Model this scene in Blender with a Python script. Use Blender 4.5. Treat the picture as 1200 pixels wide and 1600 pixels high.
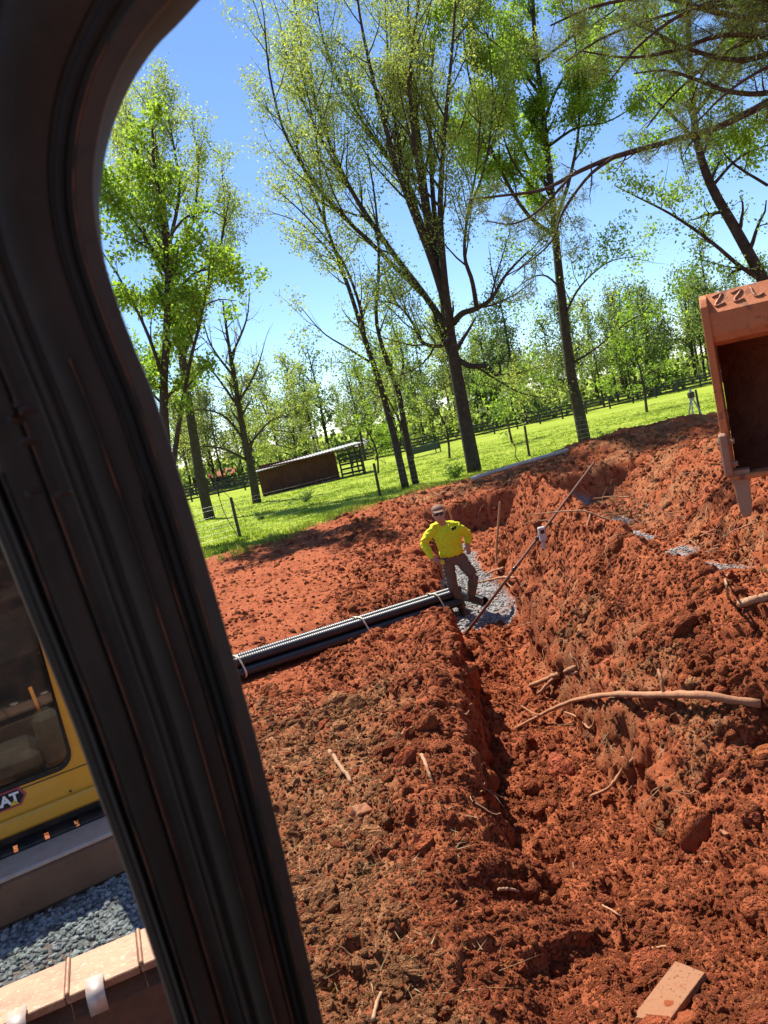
import bpy, bmesh, math, random
import numpy as np
from mathutils import Vector, Matrix

for _o in list(bpy.data.objects):
    bpy.data.objects.remove(_o, do_unlink=True)
SC = bpy.context.scene
COL = SC.collection
RNG = np.random.default_rng(11)
random.seed(11)
rad = math.radians

# ------------------------------------------------------------------ camera
FPX, ROLL, PITCH, EYE = 1200.0, rad(12.3), math.atan(141 / 1200.0), 2.75
_f = np.array([0, math.cos(PITCH), -math.sin(PITCH)])
_u0 = np.array([0, math.sin(PITCH), math.cos(PITCH)])
_r0 = np.array([1.0, 0, 0])
CR = math.cos(ROLL) * _r0 - math.sin(ROLL) * _u0
CU = math.sin(ROLL) * _r0 + math.cos(ROLL) * _u0
CP = np.array([0, 0, EYE])
cam = bpy.data.cameras.new('camera')
cam.sensor_fit = 'VERTICAL'; cam.sensor_height = 36.0; cam.lens = 36.0 * FPX / 1600.0
cam.clip_start = 0.02; cam.clip_end = 3000
cam.dof.use_dof = True; cam.dof.focus_distance = 11.0; cam.dof.aperture_fstop = 8.5
camo = bpy.data.objects.new('camera', cam); COL.objects.link(camo)
camo.matrix_world = Matrix(((CR[0], CU[0], -_f[0], CP[0]), (CR[1], CU[1], -_f[1], CP[1]), (CR[2], CU[2], -_f[2], CP[2]), (0, 0, 0, 1)))
SC.camera = camo

# ------------------------------------------------------------------ sky, sun, exposure
SUN_AZ, SUN_EL = rad(-30), rad(58)
W = bpy.data.worlds.new('World'); SC.world = W; W.use_nodes = True
_nt = W.node_tree
_sky = _nt.nodes.new('ShaderNodeTexSky'); _sky.sky_type = 'NISHITA'; _sky.sun_disc = False
_sky.sun_elevation = SUN_EL; _sky.sun_rotation = SUN_AZ
_sky.air_density = 1.0; _sky.dust_density = 0.0; _sky.ozone_density = 6.0; _sky.altitude = 1500
_bg = _nt.nodes['Background']; _bg.inputs['Strength'].default_value = 0.094
_nt.links.new(_sky.outputs[0], _bg.inputs[0])
sun = bpy.data.lights.new('sun', 'SUN'); sun.energy = 5.0; sun.angle = rad(0.53); sun.color = (1.0, 0.95, 0.86)
suno = bpy.data.objects.new('sun', sun); COL.objects.link(suno)
_sd = Vector((math.sin(SUN_AZ) * math.cos(SUN_EL), math.cos(SUN_AZ) * math.cos(SUN_EL), math.sin(SUN_EL)))
suno.rotation_euler = _sd.to_track_quat('Z', 'Y').to_euler()
suno.location = (-10, 30, 40)
SC.view_settings.view_transform = 'Standard'; SC.view_settings.look = 'None'
SC.view_settings.exposure = 1.12; SC.view_settings.gamma = 1.0
SC.view_settings.use_curve_mapping = False
SC.render.engine = 'CYCLES'
SC.cycles.max_bounces = 6; SC.cycles.transparent_max_bounces = 12
SC.cycles.use_denoising = True

# ------------------------------------------------------------------ photo pixel -> place
def ray(px, py): return (px - 600) / FPX * CR - (py - 800) / FPX * CU + _f
def atz(px, py, z):
    d = ray(px, py); return CP + d * (z - CP[2]) / d[2]
def aty(px, py, Y):
    d = ray(px, py); return CP + d * Y / d[1]
def onplane(px, py, P, n):
    d = ray(px, py); return CP + d * (np.dot(np.array(P) - CP, n) / np.dot(d, n))

# ------------------------------------------------------------------ object helpers
def mesh_np(name, V, Fq, mats=None, smooth=False, col=None, fmat=None):
    """V (n,3); Fq a list of arrays of faces, each array (m,k)."""
    me = bpy.data.meshes.new(name)
    V = np.asarray(V, dtype=np.float32)
    if not isinstance(Fq, list): Fq = [Fq]
    Fq = [np.asarray(a, dtype=np.int32) for a in Fq if len(a)]
    loops = np.concatenate([a.ravel() for a in Fq])
    tot = np.concatenate([np.full(len(a), a.shape[1], np.int32) for a in Fq])
    start = np.concatenate([[0], np.cumsum(tot)[:-1]]).astype(np.int32)
    me.vertices.add(len(V)); me.vertices.foreach_set('co', V.ravel())
    me.loops.add(len(loops)); me.loops.foreach_set('vertex_index', loops)
    me.polygons.add(len(tot)); me.polygons.foreach_set('loop_start', start)
    me.polygons.foreach_set('loop_total', tot)
    me.polygons.foreach_set('use_smooth', np.full(len(tot), smooth, bool))
    if mats is not None:
        for m in (mats if isinstance(mats, list) else [mats]): me.materials.append(m)
    if fmat is not None: me.polygons.foreach_set('material_index', np.asarray(fmat, np.int32))
    if col is not None:
        ca = me.color_attributes.new('Col', 'FLOAT_COLOR', 'POINT')
        c = np.ones((len(V), 4), np.float32); c[:, :col.shape[1]] = col
        ca.data.foreach_set('color', c.ravel())
    me.update(calc_edges=True)
    return me

def link(name, me, parent=None, loc=None):
    o = bpy.data.objects.new(name, me); COL.objects.link(o)
    if parent is not None: o.parent = parent
    if loc is not None: o.location = loc
    return o

def tag(o, label=None, cat=None, group=None, kind=None):
    if label: o['label'] = label
    if cat: o['category'] = cat
    if group: o['group'] = group
    if kind: o['kind'] = kind
    return o

def empty(name, loc, label=None, cat=None, group=None, rz=0):
    o = bpy.data.objects.new(name, None); COL.objects.link(o); o.location = loc
    o.empty_display_size = 0.2; o.rotation_euler = (0, 0, rz)
    return tag(o, label, cat, group)

class MB:
    """collects geometry, then becomes one mesh"""
    def __init__(s): s.V = []; s.Q = []; s.T = []; s.n = 0; s.C = []
    def add(s, V, Q=None, T=None, col=None):
        V = np.asarray(V, float).reshape(-1, 3)
        if Q is not None and len(Q): s.Q.append(np.asarray(Q, int) + s.n)
        if T is not None and len(T): s.T.append(np.asarray(T, int) + s.n)
        s.V.append(V); s.n += len(V)
        if col is not None: s.C.append(np.tile(np.asarray(col, float), (len(V), 1)) if np.ndim(col) == 1 else np.asarray(col))
        return s
    def box(s, c, d, R=None, bev=0.0):
        """bevelled box of size d about c, R 3x3 rotation"""
        d = np.array(d, float) / 2; b = min(bev, d.min() * 0.6)
        if b <= 0:
            P = np.array([[sx, sy, sz] for sx in (-1, 1) for sy in (-1, 1) for sz in (-1, 1)], float) * d
            Q = [[0, 1, 3, 2], [4, 6, 7, 5], [0, 4, 5, 1], [2, 3, 7, 6], [0, 2, 6, 4], [1, 5, 7, 3]]; T = None
        else:
            P = []; idx = {}
            for sx in (-1, 1):
                for sy in (-1, 1):
                    for sz in (-1, 1):
                        for a in range(3):
                            e = d - b; e[a] = d[a]; idx[(sx, sy, sz, a)] = len(P); P.append([sx * e[0], sy * e[1], sz * e[2]])
            P = np.array(P); Q = []; T = []
            for a in range(3):
                o1, o2 = [i for i in range(3) if i != a]
                for sg in (-1, 1):
                    def k(u, v):
                        t = [0, 0, 0]; t[a] = sg; t[o1] = u; t[o2] = v; return idx[(t[0], t[1], t[2], a)]
                    Q.append([k(-1, -1), k(1, -1), k(1, 1), k(-1, 1)])
                # edges along axis a
                for u in (-1, 1):
                    for v in (-1, 1):
                        def kk(w, ax):
                            t = [0, 0, 0]; t[a] = w; t[o1] = u; t[o2] = v; return idx[(t[0], t[1], t[2], ax)]
                        Q.append([kk(-1, o1), kk(1, o1), kk(1, o2), kk(-1, o2)])
            for sx in (-1, 1):
                for sy in (-1, 1):
                    for sz in (-1, 1): T.append([idx[(sx, sy, sz, 0)], idx[(sx, sy, sz, 1)], idx[(sx, sy, sz, 2)]])
        if R is not None: P = P @ np.array(R).T
        return s.add(P + np.array(c), Q, T)
    def tube(s, pts, r, seg=8, caps=True, col=None, jit=0.0):
        V, Q, T = tube(pts, r, seg, caps)
        if jit: V = V + RNG.normal(0, jit, V.shape)
        return s.add(V, Q, T, col)
    def build(s, name, mat, parent=None, smooth=False, loc=None, recalc=True):
        V = np.concatenate(s.V)
        F = []
        if s.Q: F.append(np.concatenate(s.Q))
        if s.T: F.append(np.concatenate(s.T))
        me = mesh_np(name, V, F, mat, smooth, np.concatenate(s.C) if s.C else None)
        if recalc and len(V) < 60000:
            bm = bmesh.new(); bm.from_mesh(me); bmesh.ops.recalc_face_normals(bm, faces=bm.faces); bm.to_mesh(me); bm.free()
        return link(name, me, parent, loc)

def tube(pts, r, seg=8, caps=True):
    P = np.asarray(pts, float); n = len(P)
    r = np.broadcast_to(np.asarray(r, float), (n,))
    T = np.gradient(P, axis=0); T /= np.linalg.norm(T, axis=1)[:, None] + 1e-9
    up = np.array([0, 0, 1.0]) if abs(T[0, 2]) < 0.9 else np.array([1.0, 0, 0])
    A = np.cross(T, up); A /= np.linalg.norm(A, axis=1)[:, None] + 1e-9
    B = np.cross(T, A)
    th = np.linspace(0, 2 * np.pi, seg, endpoint=False)
    V = (P[:, None] + r[:, None, None] * (np.cos(th)[None, :, None] * A[:, None] + np.sin(th)[None, :, None] * B[:, None])).reshape(-1, 3)
    i = np.arange(n - 1)[:, None] * seg; j = np.arange(seg)[None]; j2 = (j + 1) % seg
    Q = np.stack([i + j, i + j2, i + seg + j2, i + seg + j], -1).reshape(-1, 4)
    Tt = None
    if caps:
        V = np.vstack([V, P[:1], P[-1:]])
        a = np.arange(seg); b = (a + 1) % seg; m = n * seg
        Tt = np.vstack([np.stack([b, a, np.full(seg, m)], -1), np.stack([a + (n - 1) * seg, b + (n - 1) * seg, np.full(seg, m + 1)], -1)])
    return V, Q, Tt

def smooth_path(pts, n):
    """Catmull-Rom through the points"""
    P = np.asarray(pts, float)
    if len(P) < 3: return np.array([P[0] + (P[-1] - P[0]) * t for t in np.linspace(0, 1, n)])
    E = np.vstack([2 * P[0] - P[1], P, 2 * P[-1] - P[-2]])
    out = []
    for t in np.linspace(0, len(P) - 1 - 1e-6, n):
        k = int(t); u = t - k; a, b, c, d = E[k:k + 4]
        out.append(0.5 * ((2 * b) + (-a + c) * u + (2 * a - 5 * b + 4 * c - d) * u * u + (-a + 3 * b - 3 * c + d) * u ** 3))
    return np.array(out)

# ------------------------------------------------------------------ noise
def _h(ix, iy, s):
    ix = ix.astype(np.int64) & 0xFFFFFFFF; iy = iy.astype(np.int64) & 0xFFFFFFFF
    h = (ix * 374761393 + iy * 668265263 + s * 2246822519) & 0xFFFFFFFF
    h = ((h ^ (h >> 13)) * 1274126177) & 0xFFFFFFFF
    h = ((h ^ (h >> 16)) * 2654435761) & 0xFFFFFFFF
    return (h ^ (h >> 15)) / 4294967296.0
def perlin(x, y, s=0):
    x0 = np.floor(x); y0 = np.floor(y); fx = x - x0; fy = y - y0
    u = fx * fx * fx * (fx * (fx * 6 - 15) + 10); v = fy * fy * fy * (fy * (fy * 6 - 15) + 10)
    def g(dx, dy):
        a = _h(x0 + dx, y0 + dy, s) * 2 * np.pi
        return np.cos(a) * (fx - dx) + np.sin(a) * (fy - dy)
    n0 = g(0, 0) * (1 - u) + g(1, 0) * u; n1 = g(0, 1) * (1 - u) + g(1, 1) * u
    return (n0 * (1 - v) + n1 * v) * 1.4
def fbm(x, y, o=4, s=0, g=0.5):
    t = 0; a = 1.0
    for k in range(o): t = t + a * perlin(x * 2 ** k + 17.3 * k, y * 2 ** k - 9.1 * k, s + k); a *= g
    return t
def worley(x, y, s=0):
    x0 = np.floor(x); y0 = np.floor(y); best = np.full(x.shape, 9.0); rid = np.zeros(x.shape)
    for dx in (-1, 0, 1):
        for dy in (-1, 0, 1):
            cx = x0 + dx; cy = y0 + dy
            d = np.hypot(cx + _h(cx, cy, s) - x, cy + _h(cx, cy, s + 7) - y)
            m = d < best; best = np.where(m, d, best); rid = np.where(m, _h(cx, cy, s + 19), rid)
    return best, rid
def sstep(a, b, x):
    t = np.clip((x - a) / (b - a), 0, 1); return t * t * (3 - 2 * t)

# ------------------------------------------------------------------ materials
def mat(name, base, rough=0.8, spec=0.3, metal=0.0, bump=None, var=None, coat=0.0, trans=None):
    """base colour; var = (scale, colour2, amount, detail) noise mix; bump = (scale, strength, distance)"""
    m = bpy.data.materials.new(name); m.use_nodes = True; nt = m.node_tree; N = nt.nodes; L = nt.links
    b = N['Principled BSDF']
    b.inputs['Base Color'].default_value = (*base, 1); b.inputs['Roughness'].default_value = rough
    b.inputs['Specular IOR Level'].default_value = spec; b.inputs['Metallic'].default_value = metal
    b.inputs['Coat Weight'].default_value = coat
    tc = N.new('ShaderNodeTexCoord')
    if var:
        layers = var if isinstance(var, list) else [var]
        cur = None
        for (sc, c2, amt, lo, hi) in layers:
            nz = N.new('ShaderNodeTexNoise'); nz.inputs['Scale'].default_value = sc; nz.inputs['Detail'].default_value = 6; nz.inputs['Roughness'].default_value = 0.65
            L.new(tc.outputs['Object'], nz.inputs['Vector'])
            mr = N.new('ShaderNodeMapRange'); mr.inputs['From Min'].default_value = lo; mr.inputs['From Max'].default_value = hi; mr.inputs['To Max'].default_value = amt
            L.new(nz.outputs['Fac'], mr.inputs['Value'])
            mx = N.new('ShaderNodeMix'); mx.data_type = 'RGBA'
            L.new(mr.outputs[0], mx.inputs[0])
            if cur is None: mx.inputs[6].default_value = (*base, 1)
            else: L.new(cur, mx.inputs[6])
            mx.inputs[7].default_value = (*c2, 1); cur = mx.outputs[2]
        L.new(cur, b.inputs['Base Color'])
    if bump:
        nz = N.new('ShaderNodeTexNoise'); nz.inputs['Scale'].default_value = bump[0]; nz.inputs['Detail'].default_value = 5
        L.new(tc.outputs['Object'], nz.inputs['Vector'])
        bp = N.new('ShaderNodeBump'); bp.inputs['Strength'].default_value = bump[1]; bp.inputs['Distance'].default_value = bump[2]
        L.new(nz.outputs['Fac'], bp.inputs['Height']); L.new(bp.outputs[0], b.inputs['Normal'])
    return m

def leaf_mat(name, tr=0.45, rough=0.55):
    """leaf colour from the leaf's own attribute, light passes through the blade"""
    m = bpy.data.materials.new(name); m.use_nodes = True; nt = m.node_tree; N = nt.nodes; L = nt.links
    b = N['Principled BSDF']; out = N['Material Output']
    a = N.new('ShaderNodeAttribute'); a.attribute_name = 'Col'
    L.new(a.outputs['Color'], b.inputs['Base Color']); b.inputs['Roughness'].default_value = rough; b.inputs['Specular IOR Level'].default_value = 0.25
    t = N.new('ShaderNodeBsdfTranslucent')
    g = N.new('ShaderNodeMix'); g.data_type = 'RGBA'; g.blend_type = 'MULTIPLY'; g.inputs[0].default_value = 1.0
    L.new(a.outputs['Color'], g.inputs[6]); g.inputs[7].default_value = (1.35, 1.45, 0.6, 1)
    L.new(g.outputs[2], t.inputs[0])
    mx = N.new('ShaderNodeMixShader'); mx.inputs[0].default_value = tr
    L.new(b.outputs[0], mx.inputs[1]); L.new(t.outputs[0], mx.inputs[2]); L.new(mx.outputs[0], out.inputs[0])
    return m
# ------------------------------------------------------------------ the ground: field, dug soil, trenches, spoil
EDGE_X = np.array([-60, -12, -7, -5.3, -2.9, -0.83, 1.28, 3.44, 7.5, 10, 12.7, 20, 60.])
EDGE_Y = np.array([16, 19, 20.6, 21.3, 22.6, 25.6, 27.0, 27.6, 29.6, 30.5, 30.0, 28, 26.])
# cross-sections of the dug ground: y, then (x, z) from left to right, always 15 points
SECT = [
 (1.0, [(-9,0),(-3,0),(-.6,.0),(-.1,.0),(.2,-.05),(.5,-.1),(.9,-.1),(1.3,-.05),(1.8,.0),(2.3,.05),(3.2,.1),(4.3,.1),(5.4,.1),(6.5,.1),(12,.1)]),
 (3.2, [(-9,0),(-3,0),(-.7,.02),(-.2,.03),(.15,-.03),(.45,-.12),(.9,-.16),(1.3,-.08),(1.8,.03),(2.3,.1),(3.2,.15),(4.3,.1),(5.4,.1),(6.5,.1),(12,.1)]),
 (4.3, [(-9,0),(-3,0),(-.5,.03),(-.1,.06),(.2,-.05),(.6,-.3),(.9,-.38),(1.25,-.3),(1.6,-.12),(2.1,.05),(3.0,.2),(4.3,.1),(5.4,.1),(6.5,.1),(12,.1)]),
 (4.75,[(-9,0),(-3,0),(-.5,.04),(-.1,.09),(.18,.0),(.5,-.48),(.9,-.52),(1.25,-.42),(1.55,-.15),(2.1,.1),(2.8,.25),(4.3,.05),(5.4,.1),(6.5,.1),(12,.1)]),
 (5.0, [(-9,0),(-3,0),(-.5,.04),(-.08,.12),(.2,.03),(.42,-.55),(.9,-.64),(1.35,-.54),(1.55,-.05),(2.0,.40),(2.6,.68),(3.2,.35),(3.9,.0),(5.2,.0),(6.4,.1)]),
 (5.6, [(-9,0),(-3,0),(-.5,.03),(-.05,.2),(.22,.1),(.36,-.62),(.95,-.74),(1.4,-.62),(1.58,.05),(2.0,.5),(2.6,.84),(3.2,.35),(3.9,-.2),(5.2,-.2),(6.4,.1)]),
 (6.5, [(-9,0),(-3,0),(-.5,.03),(.02,.22),(.3,.1),(.42,-.66),(1.0,-.78),(1.42,-.66),(1.6,.05),(2.0,.55),(2.52,.94),(3.1,.4),(3.8,-.4),(5.3,-.4),(6.4,.12)]),
 (7.5, [(-9,0),(-3,0),(-.4,.02),(.12,.22),(.42,.1),(.54,-.66),(1.0,-.78),(1.42,-.68),(1.6,.05),(1.98,.55),(2.44,1.02),(3.0,.45),(3.7,-.6),(5.3,-.62),(6.4,.14)]),
 (9.0, [(-9,0),(-3,0),(-.3,.02),(.22,.2),(.48,.08),(.62,-.62),(1.1,-.72),(1.5,-.64),(1.68,.05),(2.02,.55),(2.46,1.16),(2.9,.45),(3.7,-.7),(5.4,-.75),(6.5,.16)]),
 (11.,[(-9,0),(-3,0),(-.2,-.04),(.3,-.06),(.5,-.1),(.62,-.56),(1.2,-.58),(1.58,-.56),(1.76,-.02),(2.08,.52),(2.52,1.26),(2.95,.5),(3.7,-.75),(5.5,-.8),(6.6,.2)]),
 (12.4,[(-9,.02),(-3,.0),(-.1,-.06),(.4,-.12),(.6,-.2),(.74,-.54),(1.3,-.54),(1.64,-.54),(1.82,-.05),(2.12,.5),(2.55,1.33),(3.0,.5),(3.7,-.8),(5.6,-.82),(6.7,.2)]),
 (13.5,[(-9,.02),(-3,.0),(-.1,-.06),(.4,-.1),(.6,-.18),(.78,-.54),(1.32,-.54),(1.66,-.54),(1.84,-.1),(2.15,.45),(2.55,1.30),(3.0,.5),(3.7,-.8),(5.7,-.82),(6.8,.2)]),
 (15.0,[(-9,.03),(-3,.0),(0,.0),(.5,-.04),(.7,-.1),(.9,-.52),(1.4,-.52),(1.75,-.52),(1.92,-.3),(2.2,.0),(2.6,.3),(3.1,.0),(3.9,-.8),(5.8,-.82),(6.9,.22)]),
 (16.6,[(-9,.03),(-3,.0),(0,.0),(.6,.05),(.85,.0),(1.1,-.52),(1.5,-.55),(1.85,-.55),(2.05,-.6),(2.5,-.6),(3.1,-.65),(3.6,-.7),(4.3,-.8),(5.9,-.8),(7.0,.25)]),
 (18.,[(-9,.03),(-3,.0),(0,.05),(.6,.05),(.9,.0),(1.2,-.5),(1.6,-.6),(1.9,-.65),(2.1,-.68),(2.6,-.7),(3.2,-.7),(3.9,-.72),(4.5,-.8),(6.0,-.7),(7.1,.3)]),
 (20.2,[(-9,.03),(-3,.03),(0,.1),(.6,.1),(1.0,.0),(1.4,-.4),(1.8,-.6),(2.2,-.65),(2.6,-.65),(3.0,-.68),(3.6,-.7),(4.2,-.7),(4.9,-.7),(6.0,-.5),(7.2,.35)]),
 (20.5,[(-9,.03),(-3,.03),(0,.15),(.6,.25),(1.0,.2),(1.4,.15),(1.8,.15),(2.2,.18),(2.6,.2),(3.0,.2),(3.6,.2),(4.2,.2),(4.9,.15),(6.2,.28),(12,.42)]),
 (22.5,[(-9,.03),(-3,.04),(0,.15),(.7,.3),(1.2,.33),(1.7,.33),(2.2,.33),(2.7,.32),(3.2,.3),(3.7,.3),(4.3,.32),(5.0,.36),(6.0,.4),(7.5,.42),(12,.42)]),
 (24.5,[(-9,.0),(-3,.02),(0,.08),(.7,.15),(1.2,.2),(1.7,.2),(2.2,.2),(2.7,.2),(3.2,.22),(3.7,.25),(4.3,.3),(5.0,.35),(6.0,.42),(7.5,.5),(12,.5)]),
 (27.5,[(-9,.0)]+[(x,0.0) for x in (-3,0,.7,1.2,1.7,2.2,2.7,3.2,3.7,4.3,5,6,7.5,12)]),
]
_SY = np.array([s[0] for s in SECT]); _SX = np.array([[p[0] for p in s[1]] for s in SECT]); _SZ = np.array([[p[1] for p in s[1]] for s in SECT])

PIPE_A = atz(368, 1042, .10); PIPE_B = aty(728, 925, 12.3); PIPE_A = PIPE_A - (PIPE_B - PIPE_A) * .35
PIPE_L = np.linalg.norm((PIPE_B - PIPE_A)[:2]); PIPE_D = (PIPE_B - PIPE_A)[:2] / PIPE_L
def terrain(x, y):
    """height and masks (grass, topsoil, gravel), roughness, driven part at plan points"""
    x = np.asarray(x, float); y = np.asarray(y, float)
    edge = np.interp(x, EDGE_X, EDGE_Y) + fbm(x * .55, y * .55, 3, 40) * .8
    dirt = 1 - sstep(-.35, .45, y - edge)
    # the dug sections, their lines wander a little
    wx = x + .07 * perlin(x * .8, y * 1.3, 3) + .05 * perlin(x * 1.5, y * 3.7, 4) + .025 * perlin(x * 3, y * 10., 5)
    wy = y + .15 * perlin(x * 1.1, y * .9, 6)
    yy = np.clip(wy, _SY[0], _SY[-1] - 1e-4)
    k = np.searchsorted(_SY, yy, 'right') - 1; t = (yy - _SY[k]) / (_SY[k + 1] - _SY[k])
    z = np.zeros_like(x)
    X0 = _SX[k, 0] * (1 - t) + _SX[k + 1, 0] * t; Z0 = _SZ[k, 0] * (1 - t) + _SZ[k + 1, 0] * t
    z = np.where(wx <= X0, Z0, z)
    for c in range(14):
        X1 = _SX[k, c + 1] * (1 - t) + _SX[k + 1, c + 1] * t; Z1 = _SZ[k, c + 1] * (1 - t) + _SZ[k + 1, c + 1] * t
        u = np.clip((wx - X0) / (X1 - X0), 0, 1); m = (wx > X0) & (wx <= X1)
        z = np.where(m, Z0 + (Z1 - Z0) * u, z); X0, Z0 = X1, Z1
    z = np.where(wx > X0, Z0, z)
    # spoil heaps at the back right, beside the field
    def heap(cx, cy, sx, sy, h): return h * np.exp(-((x - cx) / sx) ** 2 - ((y - cy) / sy) ** 2)
    z = z + heap(6.6, 24.2, 1.9, 1.6, .15) + heap(9.6, 24.0, 2.4, 1.9, .26) + heap(12.5, 23.5, 2.5, 2, .1) + heap(7.6, 13.5, .9, 1.8, .35) + heap(8.0, 18.0, 1.2, 1.6, .4) + heap(7.4, 22.5, 1.8, 1.4, .3)
    z = z * np.where(y > 26.5, dirt, 1)
    # bed pressed flat under the pipe bundle
    s_ = np.clip(((x - PIPE_A[0]) * PIPE_D[0] + (y - PIPE_A[1]) * PIPE_D[1]), 0, PIPE_L); off = np.hypot(x - PIPE_A[0] - PIPE_D[0] * s_, y - PIPE_A[1] - PIPE_D[1] * s_)
    bed = sstep(.95, .3, off) * (z > -.3)
    z = z * (1 - bed) + bed * (np.minimum(z, PIPE_A[2] + (PIPE_B[2] - PIPE_A[2]) * s_ / PIPE_L - .17))
    zf = -.02 * np.clip(y - 27, 0, 55) + .12 * fbm(x * .06, y * .06, 3, 50) * sstep(27, 45, y)
    z = z + zf
    # how rough the soil is: smoother on the driven area at left
    calm = sstep(-.5, -1.6, x) * sstep(7.5, 9.5, y)
    calm2 = sstep(.1, -.9, x) * sstep(9, 7, y)
    ridge = sstep(1.7, 2.0, x) * sstep(3.5, 3.0, x) * sstep(5, 6.5, y) * sstep(15.5, 14, y)
    rough = (1 - .55 * calm - .3 * calm2) * (1 - .4 * ridge) * dirt
    floor_g = sstep(.55, .8, x) * sstep(1.8, 1.55, x + .15 * perlin(x * 2, y * 2, 69)) * sstep(10.9, 11.3, y + .3 * perlin(x * 3, y * 2, 66)) * sstep(18.6, 18.0, y) * (z < -.38)
    n2 = perlin(x * 1.1, y * 1.1, 61)
    floor_g2 = sstep(4.3, 4.6, x) * sstep(5.7, 5.3, x) * (z < -.42) * (n2 > .2) * sstep(9, 9.6, y)
    left_g = sstep(-1.55, -1.75, x + .2 * perlin(x * 3, y * 3, 67)) * sstep(5.3, 4.9, y + .3 * perlin(x * 2, y * 2, 68))
    gravel = np.maximum(np.maximum(floor_g, floor_g2), left_g)
    rough = rough * (1 - .8 * gravel) * (1 - .85 * bed)
    z = z + .14 * left_g
    z = z + .10 * fbm(x * .9, y * .9, 3, 10) * rough
    z = z + (1 - dirt) * (.03 * fbm(x * 1.5, y * 1.5, 3, 80)) * sstep(80, 40, y)
    grass = 1 - dirt
    # yellow-brown topsoil with litter: left foreground strip, dug faces, bank behind the trench
    top = sstep(.05, -.5, x + .35 * perlin(x * 1.2, y * 1.2, 91)) * sstep(8.6, 7.0, y + .8 * perlin(x * 1.1, y * .9, 92)) * .85
    top = np.maximum(top, .75 * sstep(-1.6, -.8, -np.abs(y - 22.6)) * sstep(.3, 1., x) * sstep(6, 4.2, x))
    top = np.maximum(top, .6 * sstep(1.36, 1.5, wx) * sstep(2.1, 1.9, wx) * sstep(4.6, 5., y) * sstep(11, 8, y) * (fbm(x * 2, y * 2, 3, 93) > -.15))
    top = np.maximum(top, .5 * sstep(5.3, 5.8, x) * sstep(7.5, 6.5, x) * sstep(8, 9, y) * sstep(21, 19, y) * sstep(-.2, .3, fbm(x * 1.3, y * 1.3, 3, 94)))
    top = np.maximum(top, .8 * sstep(-1.2, -.2, y - edge) * dirt)
    top = np.maximum(top, .7 * sstep(4.6, 5.2, x) * sstep(15.5, 17.5, y) * sstep(-.25, .2, fbm(x * .8, y * .8, 3, 95)))  # topsoil tone put here to stand in for shade on the far bank
    return z, grass, top * dirt, gravel * dirt, rough, calm


def crumbs(x, y, z, rough, calm):
    """relief of clods, cracks and pits; the height shifts the pattern so that steep faces are not streaked"""
    xp, yp = x, y
    x = x + .9 * z; y = y + .75 * z
    wxx = x + .12 * perlin(x * 5, y * 5, 70); wyy = y + .12 * perlin(x * 5, y * 5, 71)
    w1, r1 = worley(wxx * 2.3, wyy * 2.3, 11); w2, r2 = worley(wxx * 6.5, wyy * 6.5, 12); w3, r3 = worley(x * 15, y * 15, 13)
    d = .055 * (r1 - .45) * sstep(.75, .3, w1) + .055 * (r2 - .3) * sstep(.7, .2, w2) * (r1 > .3) + .020 * r3 * sstep(.65, .15, w3)
    pit = sstep(.34, .62, perlin(x * 2.3, y * 2.3, 21)) * .07 + sstep(.40, .55, perlin(x * 5.1, y * 5.1, 22)) * .055
    cr = (.35 - np.abs(perlin(x * 3.1, y * 3.1, 23))) * .045 + (.3 - np.abs(perlin(wxx * 8, wyy * 8, 24))) * .03 + (.3 - np.abs(perlin(x * 19, y * 19, 25))) * .010
    d = d - pit + .04 * fbm(x * 3.3, y * 3.3, 3, 30) + cr
    dirn = xp * .93 + yp * .36
    pr = (np.sin(dirn * 2 * np.pi / .17 + 2 * perlin(xp, yp, 33)) > .2) * .022 * sstep(.1, .4, perlin(xp * .5 + 3, yp * .8, 34) + .25)
    return (d + pr * calm) * rough

# fan-shaped grid about the cab: rows get wider with distance
_r = [0.7]
while _r[-1] < 33: _r.append(_r[-1] * 1.0046 + .0004)
while _r[-1] < 900: _r.append(_r[-1] * 1.045)
_r = np.array(_r)
_th = np.concatenate([np.linspace(rad(-39), rad(40.5), 640), np.linspace(rad(40.5), rad(321), 72)[1:-1]])
RR, TT = np.meshgrid(_r, _th, indexing='ij')
GX = RR * np.sin(TT); GY = RR * np.cos(TT)
GZ, GG, GT, GV, GR, GC_ = terrain(GX.ravel(), GY.ravel())
nr, nc = RR.shape
G3 = np.stack([GX, GY, GZ.reshape(nr, nc)], -1)
_du = np.gradient(G3, axis=0); _dv = np.roll(G3, -1, 1) - np.roll(G3, 1, 1); GN_ = np.cross(_dv, _du); GN_ /= np.linalg.norm(GN_, axis=2)[..., None] + 1e-12
_d = crumbs(GX.ravel(), GY.ravel(), GZ, GR, GC_).reshape(nr, nc, 1)
G3 = G3 + GN_ * np.sign(GN_[..., 2:]) * _d
GZ = GZ + _d.ravel()
ii = np.arange(nr - 1)[:, None] * nc; jj = np.arange(nc)[None]; j2 = (jj + 1) % nc
GQ = np.stack([ii + jj, ii + j2, ii + nc + j2, ii + nc + jj], -1).reshape(-1, 4)
GVt = G3.reshape(-1, 3)

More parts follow.
